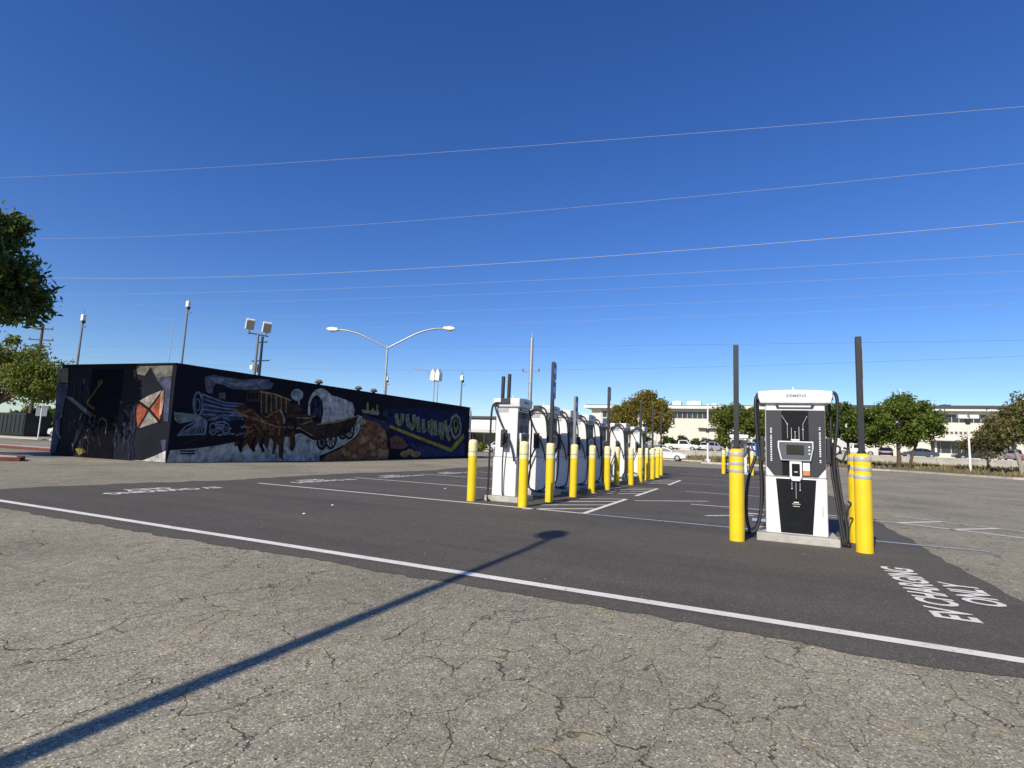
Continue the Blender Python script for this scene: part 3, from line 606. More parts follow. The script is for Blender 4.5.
    obj('screen_bezel', prism([(-0.226, 1.518), (0.226, 1.518), (0.226, 1.43), (0.19, 1.252), (-0.19, 1.252), (-0.226, 1.43)], yF - 0.066, yF - 0.055), 'screen_grey', sc)
    obj('screen', box(-0.125, 0.115, yF - 0.069, yF - 0.064, 1.325, 1.475), 'screen_glass', sc)
    for z in (1.45, 1.40, 1.345): obj('button', lathe([(0.012, 0), (0.012, 0.004)], 10) and xf(lathe([(0.013, 0), (0.012, 0.005)], 10), Matrix.Translation((0.185, yF - 0.066, z)) @ Matrix.Rotation(R(90), 4, 'X')), 'white_label', sc)
    obj('camera_bump', box(-0.06, 0.06, yF - 0.045, yF - 0.01, 1.54, 1.565), 'white_trim', sc, bevel=0.006)
    cr = obj('card_reader_housing', prism([(-0.085, 1.225), (0.085, 1.225), (0.085, 0.99), (0.055, 0.925), (-0.055, 0.925), (-0.085, 0.99)], yF - 0.05, yF - 0.003), 'white_trim', t, bevel=0.01)
    obj('card_reader', box(-0.055, 0.055, yF - 0.058, yF - 0.045, 1.0, 1.19), 'panel_black', cr, bevel=0.006); obj('reader_mark', box(-0.022, 0.022, yF - 0.0605, yF - 0.057, 1.06, 1.072), 'white_label', cr)
    obj('label_sticker', box(0.10, 0.19, yF - 0.0095, yF - 0.0055, 1.09, 1.215), 'white_label', t); obj('label_sticker', box(0.10, 0.19, yF - 0.0095, yF - 0.0055, 1.015, 1.088), 'orange_label', t)
    obj('brand_mark', cat(*[box(0.345 * k, 0.36 * k, yF - 0.0045, yF + 0.004, 0.42 + 0.03 * i, 0.44 + 0.03 * i) for i in range(5)]), 'louvre_grey', t)
    # hose arms at the hood corners and the hoses
    for s in (-1, 1):
        obj('hose_arm', box(*(sorted((s * (0.50 * k), s * (0.50 * k + 0.045)))), -0.12, 0.12, 2.19, 2.31), 'panel_grey', hood, bevel=0.012)
    if style == 'single':
        connector(t, -1, -0.1, 1.40, True); connector(t, 1, -0.1, 1.40, False)
        cable('hose', [(-0.52, -0.08, 2.28), (-0.555, -0.12, 2.16), (-0.54, -0.14, 1.7), (-0.49, -0.16, 1.15), (-0.48, -0.2, 0.6), (-0.53, -0.25, 0.22), (-0.63, -0.27, 0.10), (-0.70, -0.24, 0.34), (-0.68, -0.17, 0.85), (-0.56, -0.11, 1.28)], 0.025, t)
        cable('hose', [(-0.50, -0.02, 2.25), (-0.525, -0.06, 2.05), (-0.51, -0.08, 1.6), (-0.475, -0.1, 1.1), (-0.47, -0.1, 0.6), (-0.56, -0.05, 0.14), (-0.66, 0.02, 0.05), (-0.72, -0.1, 0.05)], 0.025, t)
        cable('hose', [(0.50, -0.1, 2.24), (0.53, -0.14, 2.31), (0.59, -0.15, 2.22), (0.585, -0.16, 1.8), (0.54, -0.17, 1.45), (0.53, -0.17, 1.1), (0.58, -0.2, 0.6), (0.63, -0.26, 0.10), (0.67, -0.30, 0.035), (0.70, -0.18, 0.05)], 0.025, t)
        cable('hose', [(0.49, -0.04, 2.2), (0.51, -0.06, 1.9), (0.50, -0.08, 1.5), (0.50, -0.12, 1.1), (0.55, -0.22, 0.6), (0.605, -0.3, 0.06), (0.66, -0.3, 0.2), (0.60, -0.2, 0.8), (0.56, -0.12, 1.28)], 0.019, t)
        cable('hose', [(0.56, -0.12, 1.30), (0.64, -0.1, 1.26), (0.69, -0.08, 1.36), (0.72, -0.06, 1.44), (0.67, -0.06, 1.46)], 0.016, t)
        cable('hose', [(0.66, -0.1, 0.2), (0.69, -0.1, 0.5), (0.74, -0.1, 0.62), (0.70, -0.1, 0.66)], 0.014, t)
    else:
        s0 = -W
        connector(t, -1, -0.02, 1.40, False)
        x = -W - 0.09
        if style == 'row':
            cable('hose', [(-0.50 * k, 0.10, 2.20), (x, 0.27, 2.19), (x, 0.345, 2.0), (x + 0.01, 0.36, 1.3), (x, 0.35, 0.6), (x - 0.02, 0.35, 0.14), (x - 0.10, 0.30, 0.03), (x - 0.2, 0.2, 0.03)], 0.024, t)
            cable('hose', [(x - 0.03, -0.02, 1.27), (x - 0.02, 0.0, 0.9), (x + 0.02, 0.01, 0.5), (x + 0.03, 0.0, 0.2), (x + 0.04, -0.02, 0.135)], 0.016, t)
        else:
            cable('hose', [(x + 0.03, 0.33, 0.9), (x + 0.02, 0.335, 1.5), (x, 0.29, 2.0), (x - 0.02, 0.10, 2.2), (x - 0.02, -0.12, 2.17), (x, -0.26, 1.95), (x + 0.02, -0.31, 1.4), (x + 0.03, -0.31, 1.0)], 0.024, t)
            cable('hose', [(x - 0.03, -0.02, 1.27), (x - 0.04, 0.10, 1.0), (x - 0.05, 0.24, 0.6), (x - 0.05, 0.19, 0.25), (x - 0.05, -0.05, 0.12), (x - 0.03, -0.3, 0.12)], 0.022, t)
        cable('hose', [(-0.50 * k, 0.18, 2.16), (x, 0.26, 2.12), (x + 0.01, 0.10, 1.75), (x + 0.01, -0.14, 1.35), (x + 0.015, -0.24, 1.05), (x + 0.015, -0.27, 0.9)], 0.019, t)
        if style == 'row2': cable('hose', [(-0.50 * k, -0.12, 2.2), (x, -0.02, 2.27), (x - 0.02, -0.22, 2.22), (x - 0.01, -0.315, 1.9), (x, -0.34, 1.4), (x, -0.35, 0.8), (x - 0.02, -0.3, 0.25), (x - 0.06, -0.12, 0.14)], 0.019, t)
        cable('hose', [(0.50 * k, -0.1, 2.22), (W + 0.10, -0.22, 2.18), (W + 0.09, -0.33, 1.8), (W + 0.06, -0.35, 1.2), (W + 0.08, -0.33, 0.5), (W + 0.1, -0.2, 0.16)], 0.02, t)
        obj('side_recess', box(-W - 0.004, -W + 0.02, -0.05, 0.22, 2.0, 2.1), 'louvre_grey', up)
    return t
cm = make_charger('charging_station', 'white charging station with dark screen panel facing the camera, nearest on the right', 0.84, 'single', 'charging stations')
cm.location = (0.525, 9.72, 0)
dup(cm, loc=(-1.02, 35.0, gz(35)), label='distant white charging station seen past the pole-topped bollard on the right')
c0 = make_charger('charging_station', 'first white charging station of the left row, sunlit side towards camera', 0.66, 'row', 'charging stations')
c1 = make_charger('charging_station', 'second white charging station from the camera in the left row', 0.66, 'row2', 'charging stations')
ords = ['first', 'second', 'third', 'fourth', 'fifth', 'sixth', 'seventh']
for i, y in enumerate((11.4, 13.42, 15.15, 17.05, 18.75, 22.5, 26.5)):
    o = c0 if i == 0 else c1 if i == 1 else dup(c1, label='%s white charging station from the camera in the left row' % ords[i])
    o.location = (-5.36, y + 0.33, gz(y)); o.rotation_euler = (0, 0, R(90)); o.scale = (1, 1, 1.03)

# ------------------------------------------------------------------ bollards and sign posts
def make_bollard(banded, label, loc):
    t = thing('bollard', label, 'bollard', loc, 0.0, 'yellow bollards'); r = 0.108 if banded else 0.1
    obj('sleeve', lathe([(r, 0), (r, 0.02), (r, 1.30), (r * 0.985, 1.335), (r * 0.85, 1.368), (r * 0.5, 1.386), (0.004, 1.39)], 28), 'bollard_yellow', t, smooth=50)
    if banded:
        for z0, z1 in ((1.265, 1.335), (1.13, 1.185), (1.02, 1.075)):
            obj('reflective_band', lathe([(r + 0.0015, z0), (r + 0.0025, z0 + 0.002), (r + 0.0025, z1 - 0.002), (r * 0.985 + 0.002 if z1 > 1.3 else r + 0.0015, z1)], 28), 'reflective_band', t, smooth=50)
    else:
        obj('faded_cap', lathe([(r + 0.001, 1.02), (r + 0.002, 1.30), (r * 0.985 + 0.002, 1.337), (r * 0.85 + 0.002, 1.371), (r * 0.5, 1.389), (0.004, 1.393)], 28), 'bollard_fade', t, smooth=50)
        obj('seam_band', lathe([(r + 0.0025, 1.10), (r + 0.0025, 1.13)], 28), 'reflective_band', t, smooth=50)
    return t
B1 = make_bollard(True, 'yellow bollard with grey bands left of the near screen-faced charger', (-0.30, 9.0, 0))
dup(B1, loc=(1.35, 9.12, 0), label='nearer of the two touching yellow banded bollards right of the charger')
dup(B1, loc=(1.40, 10.08, 0), label='farther of the two touching yellow banded bollards right of the charger')
B2 = make_bollard(False, 'yellow bollard left of the first charger in the left row', (-5.93, 10.92, 0))
lft = [(-4.56, 10.69), (-4.49, 12.11), (-4.46, 13.82), (-4.44, 15.5), (-4.38, 17.06), (-4.67, 19.53), (-4.31, 20.3), (-4.43, 22.59), (-4.34, 23.66), (-4.33, 24.9), (-4.33, 26.2), (-4.55, 28.57)]
nth = ['first', 'second', 'third', 'fourth', 'fifth', 'sixth', 'seventh', 'eighth', 'ninth', 'tenth', 'eleventh', 'twelfth']
for n_, (x, y) in zip(nth, lft): dup(B2, loc=(x, y, gz(y)), label='%s yellow bollard from the camera along the front of the left charger row' % n_)
dup(B2, loc=(-5.85, 21.4, 0), label='yellow bollard set back between the fifth and sixth chargers of the left row')
dup(B2, loc=(-1.86, 34.3, gz(34)), label='small distant yellow bollard left of the far charger on the right')
dup(B2, loc=(-0.32, 34.1, gz(34)), label='small distant yellow bollard right of the far charger on the right')
for o in list(COL.objects):
    if o.name.startswith('bollard'): o.rotation_euler = (R(random.uniform(-0.6, 0.6)), R(random.uniform(-0.6, 0.6)), random.uniform(0, 6))
def make_post(label, loc, z0, z1, mat='dark_post', plates=2, rz=0.0):
    t = thing('sign_post', label, 'sign post', loc, rz, 'square sign posts')
    obj('post', box(-0.038, 0.038, -0.038, 0.038, z0, z1), mat, t, bevel=0.004)
    obj('post_foot', lathe([(0.06, z0 - 0.03), (0.06, z0 + 0.01), (0.045, z0 + 0.03)], 12), mat, t)
    if plates:
        for a, b, m in ((z1 - 0.44, z1 - 0.02, 'sign_blue'), (z1 - 0.90, z1 - 0.47, 'sign_blue'))[:plates]:
            p = obj('sign_plate', box(0.040, 0.043, -0.11, 0.11, a, b), m, t); obj('plate_border', cat(box(0.0432, 0.0438, -0.10, 0.10, a + 0.012, a + 0.022), box(0.0432, 0.0438, -0.10, 0.10, b - 0.022, b - 0.012), box(0.0432, 0.0438, -0.05, 0.05, (a + b) / 2 - 0.07, (a + b) / 2 + 0.07)), 'white_label', p)
    return t
make_post('tall dark post rising from the banded bollard left of the near charger', (-0.30, 9.0, 0), 1.385, 3.0, plates=False)
p1 = make_post('tall dark post rising behind the bollard pair right of the near charger', (1.35, 9.12, 0), 1.385, 3.08, plates=False)
obj('sign_plate', box(0.039, 0.042, -0.05, 0.25, 2.45, 2.9), 'sign_back', p1)
make_post('tallest blue-topped sign post on the second bollard of the left row', (-4.49, 12.11, 0), 1.385, 3.34)
make_post('short blue-topped grey sign post on the third bollard of the left row', (-4.46, 13.82, 0), 1.385, 2.68, 'grey_post', plates=1)
make_post('dark blue-topped sign post rising above the fifth bollard of the left row', (-4.38, 17.06, 0), 1.385, 3.3, plates=1)
make_post('dark sign post behind the roof of the first left charger', (-6.2, 12.9, 0), 0.03, 3.12, plates=False)
make_post('second dark sign post close behind the first left charger', (-6.09, 13.05, 0), 0.03, 3.2, plates=False)
make_post('thin dark sign post on the eighth bollard of the left row', (-4.43, 22.59, gz(22.6)), 1.385, 3.3, plates=False)
make_post('thin dark sign post on the ninth bollard of the left row', (-4.34, 24.9, gz(24.9)), 1.385, 3.25, plates=False)
make_post('thin dark sign post on the last bollard of the left row', (-4.55, 28.57, gz(28.6)), 1.385, 3.3, plates=False)
line('access_mark', -0.12, 12.05, 0.42, 12.05, 0.5, 'blue_line', 0.014); line('access_mark', -0.5, 13.2, 0.1, 13.2, 0.16, 'white_line', 0.014)

# ------------------------------------------------------------------ trees and shrubs
def leaf_mesh(name, centres, parent, n, size, cols, spread, mat='leaf', flat=0.5):
    V, F, C = [], [], []
    for _ in range(n):
        c, sp = random.choice(centres); g3 = Vector([max(-1.7, min(1.7, random.gauss(0, q))) for q in (1, 1, 0.8)]) * sp * spread
        p = c + g3; nn = Vector((random.gauss(0, 1), random.gauss(0, 1), random.gauss(flat, 0.8))).normalized(); a = nn.orthogonal().normalized()
        a = Matrix.Rotation(random.uniform(0, 6.28), 3, nn) @ a; b = nn.cross(a); s = size * random.uniform(0.6, 1.3); o = len(V)
        V += [tuple(p - a * s), tuple(p + b * s * 0.42 + nn * s * 0.1), tuple(p + a * s - nn * s * 0.15), tuple(p - b * s * 0.42 + nn * s * 0.1)]; F.append((o, o + 1, o + 2, o + 3))
        k = random.random(); q = random.choice(cols); C.append(tuple(ch * (0.9 + 0.7 * k) for ch in q))
    o = obj(name, (V, F), mat, parent, fix=False); ca = o.data.color_attributes.new('Col', 'FLOAT_COLOR', 'CORNER'); flat_ = []
    for c in C: flat_ += [c[0], c[1], c[2], 1.0] * 4
    ca.data.foreach_set('color', flat_); return o  # one colour per leaf
def tree(label, loc, trunk_h, lobes, n, size, cols, tr=0.16, nclump=60, bark='bark', lean=(0, 0), name='tree', group='trees', clump=0.42, trunk2=False, sc=1.0):
    lobes = [tuple(q * sc for q in l) for l in lobes]; trunk_h *= sc; size *= sc * (0.78 if size > 0.2 else 1.0); n = int(n * (1.5 if size > 0.14 else 1.1)); clump *= sc
    t = thing(name, label, 'tree', loc, 0, group); cl = []
    for _ in range(int(nclump * 0.72)):
        lx, ly, lz, rx, ry, rz = random.choice(lobes); d = Vector((random.gauss(0, 1), random.gauss(0, 1), random.gauss(0, 1))).normalized() * random.uniform(0.3, 1.0) ** 0.5 * (random.uniform(1.05, 1.28) if random.random() < 0.16 else 1.0)
        cl.append((Vector((lx + d.x * rx, ly + d.y * ry, lz + d.z * rz)), random.uniform(0.45, 1.3)))
    top = Vector((lean[0], lean[1], trunk_h)); parts = [tube(spline([(0, 0, -0.1), (lean[0] * 0.3 + 0.05, lean[1] * 0.3, trunk_h * 0.4), tuple(top)], 5), [tr * (1.25 - 0.55 * i / 10) for i in range(11)], 9)]
    if trunk2: parts.append(tube(spline([(0.9, 0.2, -0.1), (1.2, 0.2, trunk_h * 0.5), (1.7, 0.1, trunk_h * 1.1)], 5), [tr * (0.8 - 0.3 * i / 10) for i in range(11)], 8))
    obj('trunk', cat(*parts), bark, t, smooth=60)
    lb = []
    for c, s in random.sample(cl, min(len(cl), 16)):
        mid = top.lerp(c, 0.5) + Vector((random.uniform(-.2, .2), random.uniform(-.2, .2), random.uniform(-0.1, 0.3)))
        lb.append(tube(spline([tuple(top - Vector((0, 0, 0.15))), tuple(mid), tuple(c)], 4), [tr * 0.5 * (1 - 0.8 * i / 8) for i in range(9)], 6))
    obj('limbs', cat(*lb), bark, t, smooth=60)
    leaf_mesh('crown', cl, t, n, size, cols, clump); return t
GR = [(0.11, 0.165, 0.022), (0.155, 0.205, 0.028), (0.20, 0.24, 0.034), (0.07, 0.11, 0.016)]
GD = [(0.05, 0.085, 0.015), (0.075, 0.115, 0.02), (0.10, 0.145, 0.025), (0.05, 0.085, 0.016)]
GO = [(0.17, 0.19, 0.03), (0.27, 0.25, 0.04), (0.30, 0.20, 0.04), (0.30, 0.13, 0.04), (0.14, 0.18, 0.026), (0.23, 0.23, 0.034)]
GB = [(0.22, 0.18, 0.08), (0.16, 0.165, 0.05), (0.25, 0.18, 0.10), (0.12, 0.135, 0.04)]
tree('large dark green tree leaning into the left edge of the frame', (-29.0, 8.0, 0), 2.9, [(0, 0, 7.2, 3.0, 2.7, 1.8), (1.6, 1.4, 5.8, 2.1, 1.9, 1.0), (-1.0, 0, 8.3, 2.8, 2.2, 1.2), (1.8, 1.2, 7.0, 1.7, 1.5, 1.2), (-3.4, 0, 7.2, 2.2, 2.2, 1.8), (-2.6, -1, 5.4, 2.4, 2, 1.0)], 36000, 0.14, GD + GR, 0.26, 200, clump=0.36, sc=1.14)
tree('olive leafed tree behind the large tree at the left edge', (-57, 22.5, 0), 3.0, [(0, 0, 6.6, 4.4, 3, 2.3), (-1, 0, 5.2, 4.6, 3, 1.6), (2.8, 0.5, 4.6, 3.2, 2, 1.3), (4.4, 0.5, 5.2, 2.0, 2, 1.0)], 11000, 0.22, GO[:2] + GR, 0.22, 110, clump=0.42)
tree('round green tree with two trunks standing right of the near charger', (13.0, 66.5, 0.5), 3.0, [(0, 0, 5.3, 4.1, 3.2, 2.3), (-1.9, 0, 4.3, 2.2, 2.2, 1.4), (2.2, 0, 5.0, 2.0, 2, 1.7), (0.6, 0, 6.9, 2.6, 2.2, 1.1)], 13000, 0.26, GR, 0.2, 120, clump=0.46, trunk2=True, sc=0.88)
tree('green tree behind the dark post right of the near charger', (8.9, 68.5, 0.5), 3.0, [(0, 0, 5.2, 2.9, 2.6, 2.2), (-0.8, 0, 6.6, 2.0, 2, 1.2), (1.3, 0, 4.4, 1.8, 2, 1.4)], 8500, 0.26, GD + GR, 0.17, 80, clump=0.46, sc=0.87)
tree('yellow green tree behind the near charger hood', (-1.9, 68.5, 0.5), 2.6, [(0, 0, 4.7, 3.5, 2.6, 2.2), (-1.2, 0, 6.0, 2.2, 2, 1.4), (1.4, 0, 5.6, 2.0, 2, 1.5)], 9000, 0.26, GR + [(0.18, 0.2, 0.03)], 0.17, 85, clump=0.46, sc=0.86)
tree('green tree hidden behind the right side of the near charger', (4.8, 69, 0.5), 2.8, [(0, 0, 4.9, 3.0, 2.6, 2.3), (0.4, 0, 6.3, 2.0, 2, 1.2)], 7000, 0.26, GR + GD, 0.17, 70, clump=0.46, sc=0.85)
tree('tree with orange and green autumn leaves above the far chargers', (-13.6, 68.5, 0.5), 2.8, [(0, 0, 5.6, 4.0, 3.0, 2.0), (1.2, 0, 7.2, 2.4, 2, 1.6), (2.7, 0, 5.0, 2.2, 2, 1.6), (-2.6, 0, 5.2, 2.2, 2, 1.7)], 12000, 0.26, GO, 0.2, 110, clump=0.46, sc=0.9)
tree('small rusty tree with dark stem beside the white twin lamp pole', (20.4, 67.5, 0.5), 2.0, [(0, 0, 3.2, 1.9, 1.6, 1.1), (0.6, 0, 4.0, 1.3, 1.3, 0.8)], 3600, 0.22, GB, 0.12, 45, clump=0.42, sc=0.88)
tree('sparse brownish tree with pale crooked trunk at the right edge', (20.3, 59.5, 0.4), 3.9, [(0.2, 0, 4.6, 1.7, 1.6, 1.4), (1.1, 0, 5.2, 1.6, 1.5, 1.3), (-0.8, 0, 4.0, 1.5, 1.2, 0.9)], 5200, 0.17, GB + GO[:1], 0.17, 70, 'bark_pale', lean=(-1.0, 0.0), clump=0.42)
tree('rusty leafed tree cut by the right edge of the frame', (25.5, 71, 0.6), 2.2, [(0, 0, 4.6, 2.4, 2, 1.8), (0.8, 0, 6.0, 1.8, 1.6, 1.3)], 6000, 0.22, GB + GR[:1], 0.15, 65, clump=0.44)
def shrub(label, loc, sx, sy, sz, n, size, cols, group='clipped hedges and shrubs', name='shrub'):
    t = thing(name, label, 'shrub', loc, 0, group)
    cl = [(Vector((random.uniform(-sx, sx), random.uniform(-sy, sy), random.uniform(0.15, 1) * sz)), 1.0) for _ in range(max(14, int(sx * 10)))]
    obj('stems', cat(*[tube([(c.x * 0.7, c.y * 0.7, -0.05), tuple(c)], 0.02, 5) for c, _ in cl[:10]]), 'bark', t); leaf_mesh('foliage', cl, t, n, size, cols, 0.28); return t
shrub('dark clipped hedge left of the white building below the orange tree', (-16.5, 104, 1.5), 4.6, 0.9, 2.5, 3600, 0.26, GD)
shrub('dark hedge against the white building behind the white vehicles', (-6.0, 118, 1.6), 6.5, 0.9, 2.3, 4200, 0.28, GD)
shrub('dark hedge under the trees behind the near charger', (5.5, 112, 1.7), 6.0, 0.9, 2.2, 4000, 0.28, GD)
shrub('dark bushes behind the green box at the far left', (-74, 37, 0.1), 14, 1.5, 3.2, 9000, 0.28, GD + GO[:1])
shrub('low bushes between the mural building and the left charger row', (-33.5, 60, 0.3), 3.2, 1.0, 1.0, 1600, 0.18, GO[:2] + GR)
shrub('green bush at the far end of the mural building', (-33.0, 56.0, 0.3), 0.9, 0.9, 1.7, 900, 0.17, GD + GR)

# ------------------------------------------------------------------ vehicles
def make_car(label, loc, rz, paint, kind, name='parked_car'):
    t = thing(name, label, {'pickup': 'pickup', 'suv': 'SUV', 'sedan': 'car'}[kind], loc, rz, 'parked vehicles'); w = 0.9
    if kind == 'sedan':
        body = [(-2.3, 0.35), (-2.32, 0.62), (-2.2, 0.92), (-1.5, 0.98), (1.0, 0.96), (1.9, 0.84), (2.25, 0.66), (2.28, 0.35), (1.75, 0.27), (-1.8, 0.27)]
        cab = [(-1.75, 0.95), (-1.0, 1.36), (-0.2, 1.44), (0.35, 1.38), (1.15, 0.94)]; glass = [(-1.45, 0.98), (-0.93, 1.31), (-0.2, 1.38), (0.3, 1.33), (0.95, 0.98)]; wx = 1.38
    elif kind == 'suv':
        body = [(-2.3, 0.4), (-2.32, 0.7), (-2.25, 1.08), (1.0, 1.06), (1.95, 0.98), (2.25, 0.8), (2.28, 0.4), (1.75, 0.32), (-1.8, 0.32)]
        cab = [(-2.22, 1.06), (-2.0, 1.62), (-1.2, 1.74), (0.2, 1.7), (1.1, 1.06)]; glass = [(-2.0, 1.1), (-1.86, 1.56), (-1.2, 1.64), (0.15, 1.6), (0.9, 1.1)]; wx = 1.4
    else:
        body = [(-2.8, 0.5), (-2.8, 1.08), (-0.55, 1.1), (1.35, 1.1), (2.5, 1.04), (2.75, 0.85), (2.78, 0.5), (2.2, 0.42), (-2.3, 0.42)]
        cab = [(-0.6, 1.08), (-0.5, 1.75), (0.1, 1.84), (0.85, 1.8), (1.45, 1.08)]; glass = [(-0.42, 1.14), (-0.36, 1.66), (0.1, 1.74), (0.78, 1.7), (1.22, 1.14)]; wx = 1.75
    bo = obj('body', prism(body, -w, w), paint, t, bevel=0.07, seg=3)
    v, f = prism(cab, -w + 0.06, w - 0.06); zt = max(q[1] for q in cab); zb = cab[0][1]
    v = [(x, y * (1 - 0.16 * (z - zb) / (zt - zb)), z) for x, y, z in v]; cb = obj('cabin', (v, f), paint, t, bevel=0.04)
    for s in (-1, 1):
        v, f = prism(glass, 0, 0.008); v = [(x, s * (w - 0.057 + y) * (1 - 0.16 * (z - zb) / (zt - zb)), z) for x, y, z in v]; obj('side_window', (v, f), 'car_glass', cb)
        obj('window_pillar', box(-0.42, -0.34, *sorted((s * (w - 0.09), s * (w - 0.045))), zb + 0.03, zt - 0.12), paint, cb)
        obj('mirror', box(cab[-1][0] - 0.35, cab[-1][0] - 0.2, *sorted((s * (w - 0.02), s * (w + 0.14))), zb + 0.02, zb + 0.16), paint, t, bevel=0.02)
        for hx, mm, nm in ((max(b[0] for b in body) - 0.12, 'head_clear', 'headlight'), (min(b[0] for b in body) - 0.02, 'tail_red', 'taillight')):
            obj(nm, box(hx, hx + 0.1, *sorted((s * (w - 0.4), s * (w - 0.08))), 0.62 if kind != 'pickup' else 0.8, 0.78 if kind != 'pickup' else 0.98), mm, t, bevel=0.02)
        for x in (-wx, wx):
            r = 0.33 if kind == 'sedan' else 0.39; mt = Matrix.Translation((x, s * (w - 0.1), r)) @ Matrix.Rotation(R(90), 4, 'X')
            wh = obj('wheel', xf(lathe([(r * 0.6, -0.11), (r * 0.94, -0.11), (r, -0.07), (r, 0.07), (r * 0.94, 0.11), (r * 0.6, 0.11)], 20), mt), 'tyre', t, smooth=40)
            obj('rim', xf(lathe([(r * 0.2, -0.125), (r * 0.6, -0.115), (r * 0.6, 0.115), (r * 0.2, 0.125)], 14), mt), 'rim', wh)
    for xa, xb in ((cab[-1], cab[-2]), (cab[0], cab[1])):
        d = Vector((xb[0] - xa[0], xb[1] - xa[1])); nrm = Vector((-d.y, d.x)).normalized() * 0.012
        if (nrm.x > 0) != (xa[0] > 0.0 if kind != 'pickup' else xa is cab[-1]): nrm = -nrm
        a = Vector(xa) + d * 0.1 + nrm; b = Vector(xa) + d * 0.88 + nrm; hw = w - 0.16
        V = [(a.x, -hw, a.y), (a.x, hw, a.y), (b.x, hw * 0.86, b.y), (b.x, -hw * 0.86, b.y)]; obj('windscreen', (V, [(0, 1, 2, 3)]), 'car_glass', cb, fix=False)
    if kind == 'pickup': obj('load_bed', box(-2.7, -0.7, -w + 0.12, w - 0.12, 1.02, 1.112), 'roof_dark', bo)
    return t
CY = 97.0
for lb, x, y, rz, p, k in (
    ('white pickup parked left of the white SUV behind the retaining wall', -11.9, CY, 0, 'car_white', 'pickup'), ('white SUV parked beside the white pickup behind the retaining wall', -7.3, CY + 3, R(60), 'car_white', 'suv'),
    ('dark car left of the white pickup under the orange tree', -16.6, CY, 0, 'car_grey', 'sedan'), ('white SUV parked behind the near charger', -0.3, CY - 2, R(20), 'car_white', 'suv'),
    ('white pickup parked behind the dark post right of the near charger', 13.6, CY, 0, 'car_white', 'pickup'), ('black car half hidden behind the green tree beside the white pickup', 17.6, CY + 1, R(80), 'car_black', 'sedan'),
    ('dark blue sedan parked behind the round green tree', 21.4, CY, R(180), 'car_blue', 'sedan'), ('black sedan parked behind the white twin lamp pole', 27.2, CY - 2, R(180), 'car_black', 'sedan'),
    ('dark SUV behind the pale crooked tree trunk', 31.8, CY, R(85), 'car_grey', 'suv'), ('yellow car at the right edge behind the retaining wall', 34.6, CY, R(180), 'car_yellow', 'sedan')):
    make_car(lb, (x, y, tz(x) + 0.005), rz, p, k)
make_car('white sedan parked before the retaining wall left of the thin white pole', (-9.2, 60.5, gz(60)), 0, 'car_white', 'sedan')
make_car('white car parked by the low bushes behind the first left charger', (-29.8, 63, gz(60)), 0, 'car_white', 'sedan')
make_car('distant grey car by the hedge at the far left', (-68.5, 33.5, gz(33)), 0, 'car_white', 'sedan')

# ------------------------------------------------------------------ buildings behind
wb = thing('office_building', 'long two storey cream building with a dark window band behind the trees', 'building', (0, 126, 0))
obj('wall', box(-36.5, 95, 0, 26, 1.0, 10.9), 'cream_wall', wb); obj('fascia', box(-38, 96.5, -1.6, 27, 10.9, 11.55), 'fascia', wb); obj('roof', box(-37.6, 96, -1.3, 26.6, 11.55, 11.72), 'roof_dark', wb); obj('roof_edge', box(16, 96.6, -1.7, -1.55, 11.3, 11.9), 'roof_dark', wb)
wband = obj('window_recess', box(-34, 93, -0.02, 0.2, 8.75, 10.4), 'frame_grey', wb)
for k in range(98):
    x = -33.8 + k * 1.08; obj('window_pane', box(x + 0.05, x + 1.03, -0.055, -0.03, 8.85, 10.3), 'window_dark', wband)
for k in range(9): obj('pilaster', box(-34.5 + k * 12.96 + 0.05, -34.1 + k * 12.96, -0.18, -0.02, 1.5, 10.9), 'cream_wall', wb)
obj('canopy', box(-12, -5.5, -0.9, -0.02, 6.55, 6.75), 'brown_dark', wb)
for x in (-17.5, -15.6, -13.7, -11.8): obj('ground_window', box(x, x + 1.3, -0.06, -0.01, 2.3, 3.9), 'window_dark', wb)
obj('awning', box(29.5, 41, -2.2, -0.02, 5.35, 5.75), 'fascia', wb)
for k in range(7): obj('shopfront_pane', box(29.8 + k * 1.55, 31.25 + k * 1.55, -0.06, -0.01, 3.1, 5.2), 'window_dark', wb)
obj('wall_sign', box(30.5, 35.6, -0.1, -0.02, 6.5, 7.3), 'frame_grey', wb); 
for k in range(7): obj('sign_letter', box(30.8 + k * 0.68, 31.2 + k * 0.68, -0.13, -0.101, 6.68, 7.12), 'brown_dark', wb)
obj('loading_door', box(14, 19, -0.08, -0.02, 1.8, 5.0), 'frame_grey', wb); obj('roof_mast', tube([(25.8, 2, 11.6), (25.8, 2, 15.6)], 0.07), 'pole_white', wb)
for k, (x, w_) in enumerate(((-17.2, 2.0), (-13.4, 3.2), (-9.0, 1.1), (33.5, 1.6))):
    t = thing('rooftop_unit', ('wide' if k == 1 else 'small white' if k == 2 else 'boxy white' if k == 0 else 'dark lone') + ' rooftop unit on the cream building', 'rooftop unit', (x, 131, 11.72), 0, 'rooftop units')
    m_ = 'roof_dark' if k == 3 else 'lamp_white'; obj('casing', box(-w_ / 2, w_ / 2, -0.8, 0.8, 0.05, 1.35 if k < 2 else 0.85), m_, t, bevel=0.05); obj('fan_cowl', lathe([(0.4, 1.3), (0.4, 1.5)] if k < 2 else [(0.25, 0.8), (0.25, 0.95)], 14), m_, t); obj('skid', box(-w_ / 2 + 0.1, w_ / 2 - 0.1, -0.6, 0.6, 0, 0.06), 'roof_dark', t)
st = thing('roadside_shop', 'low white fronted shop seen between mural building and first charger', 'building', (0, 76, 0.28))
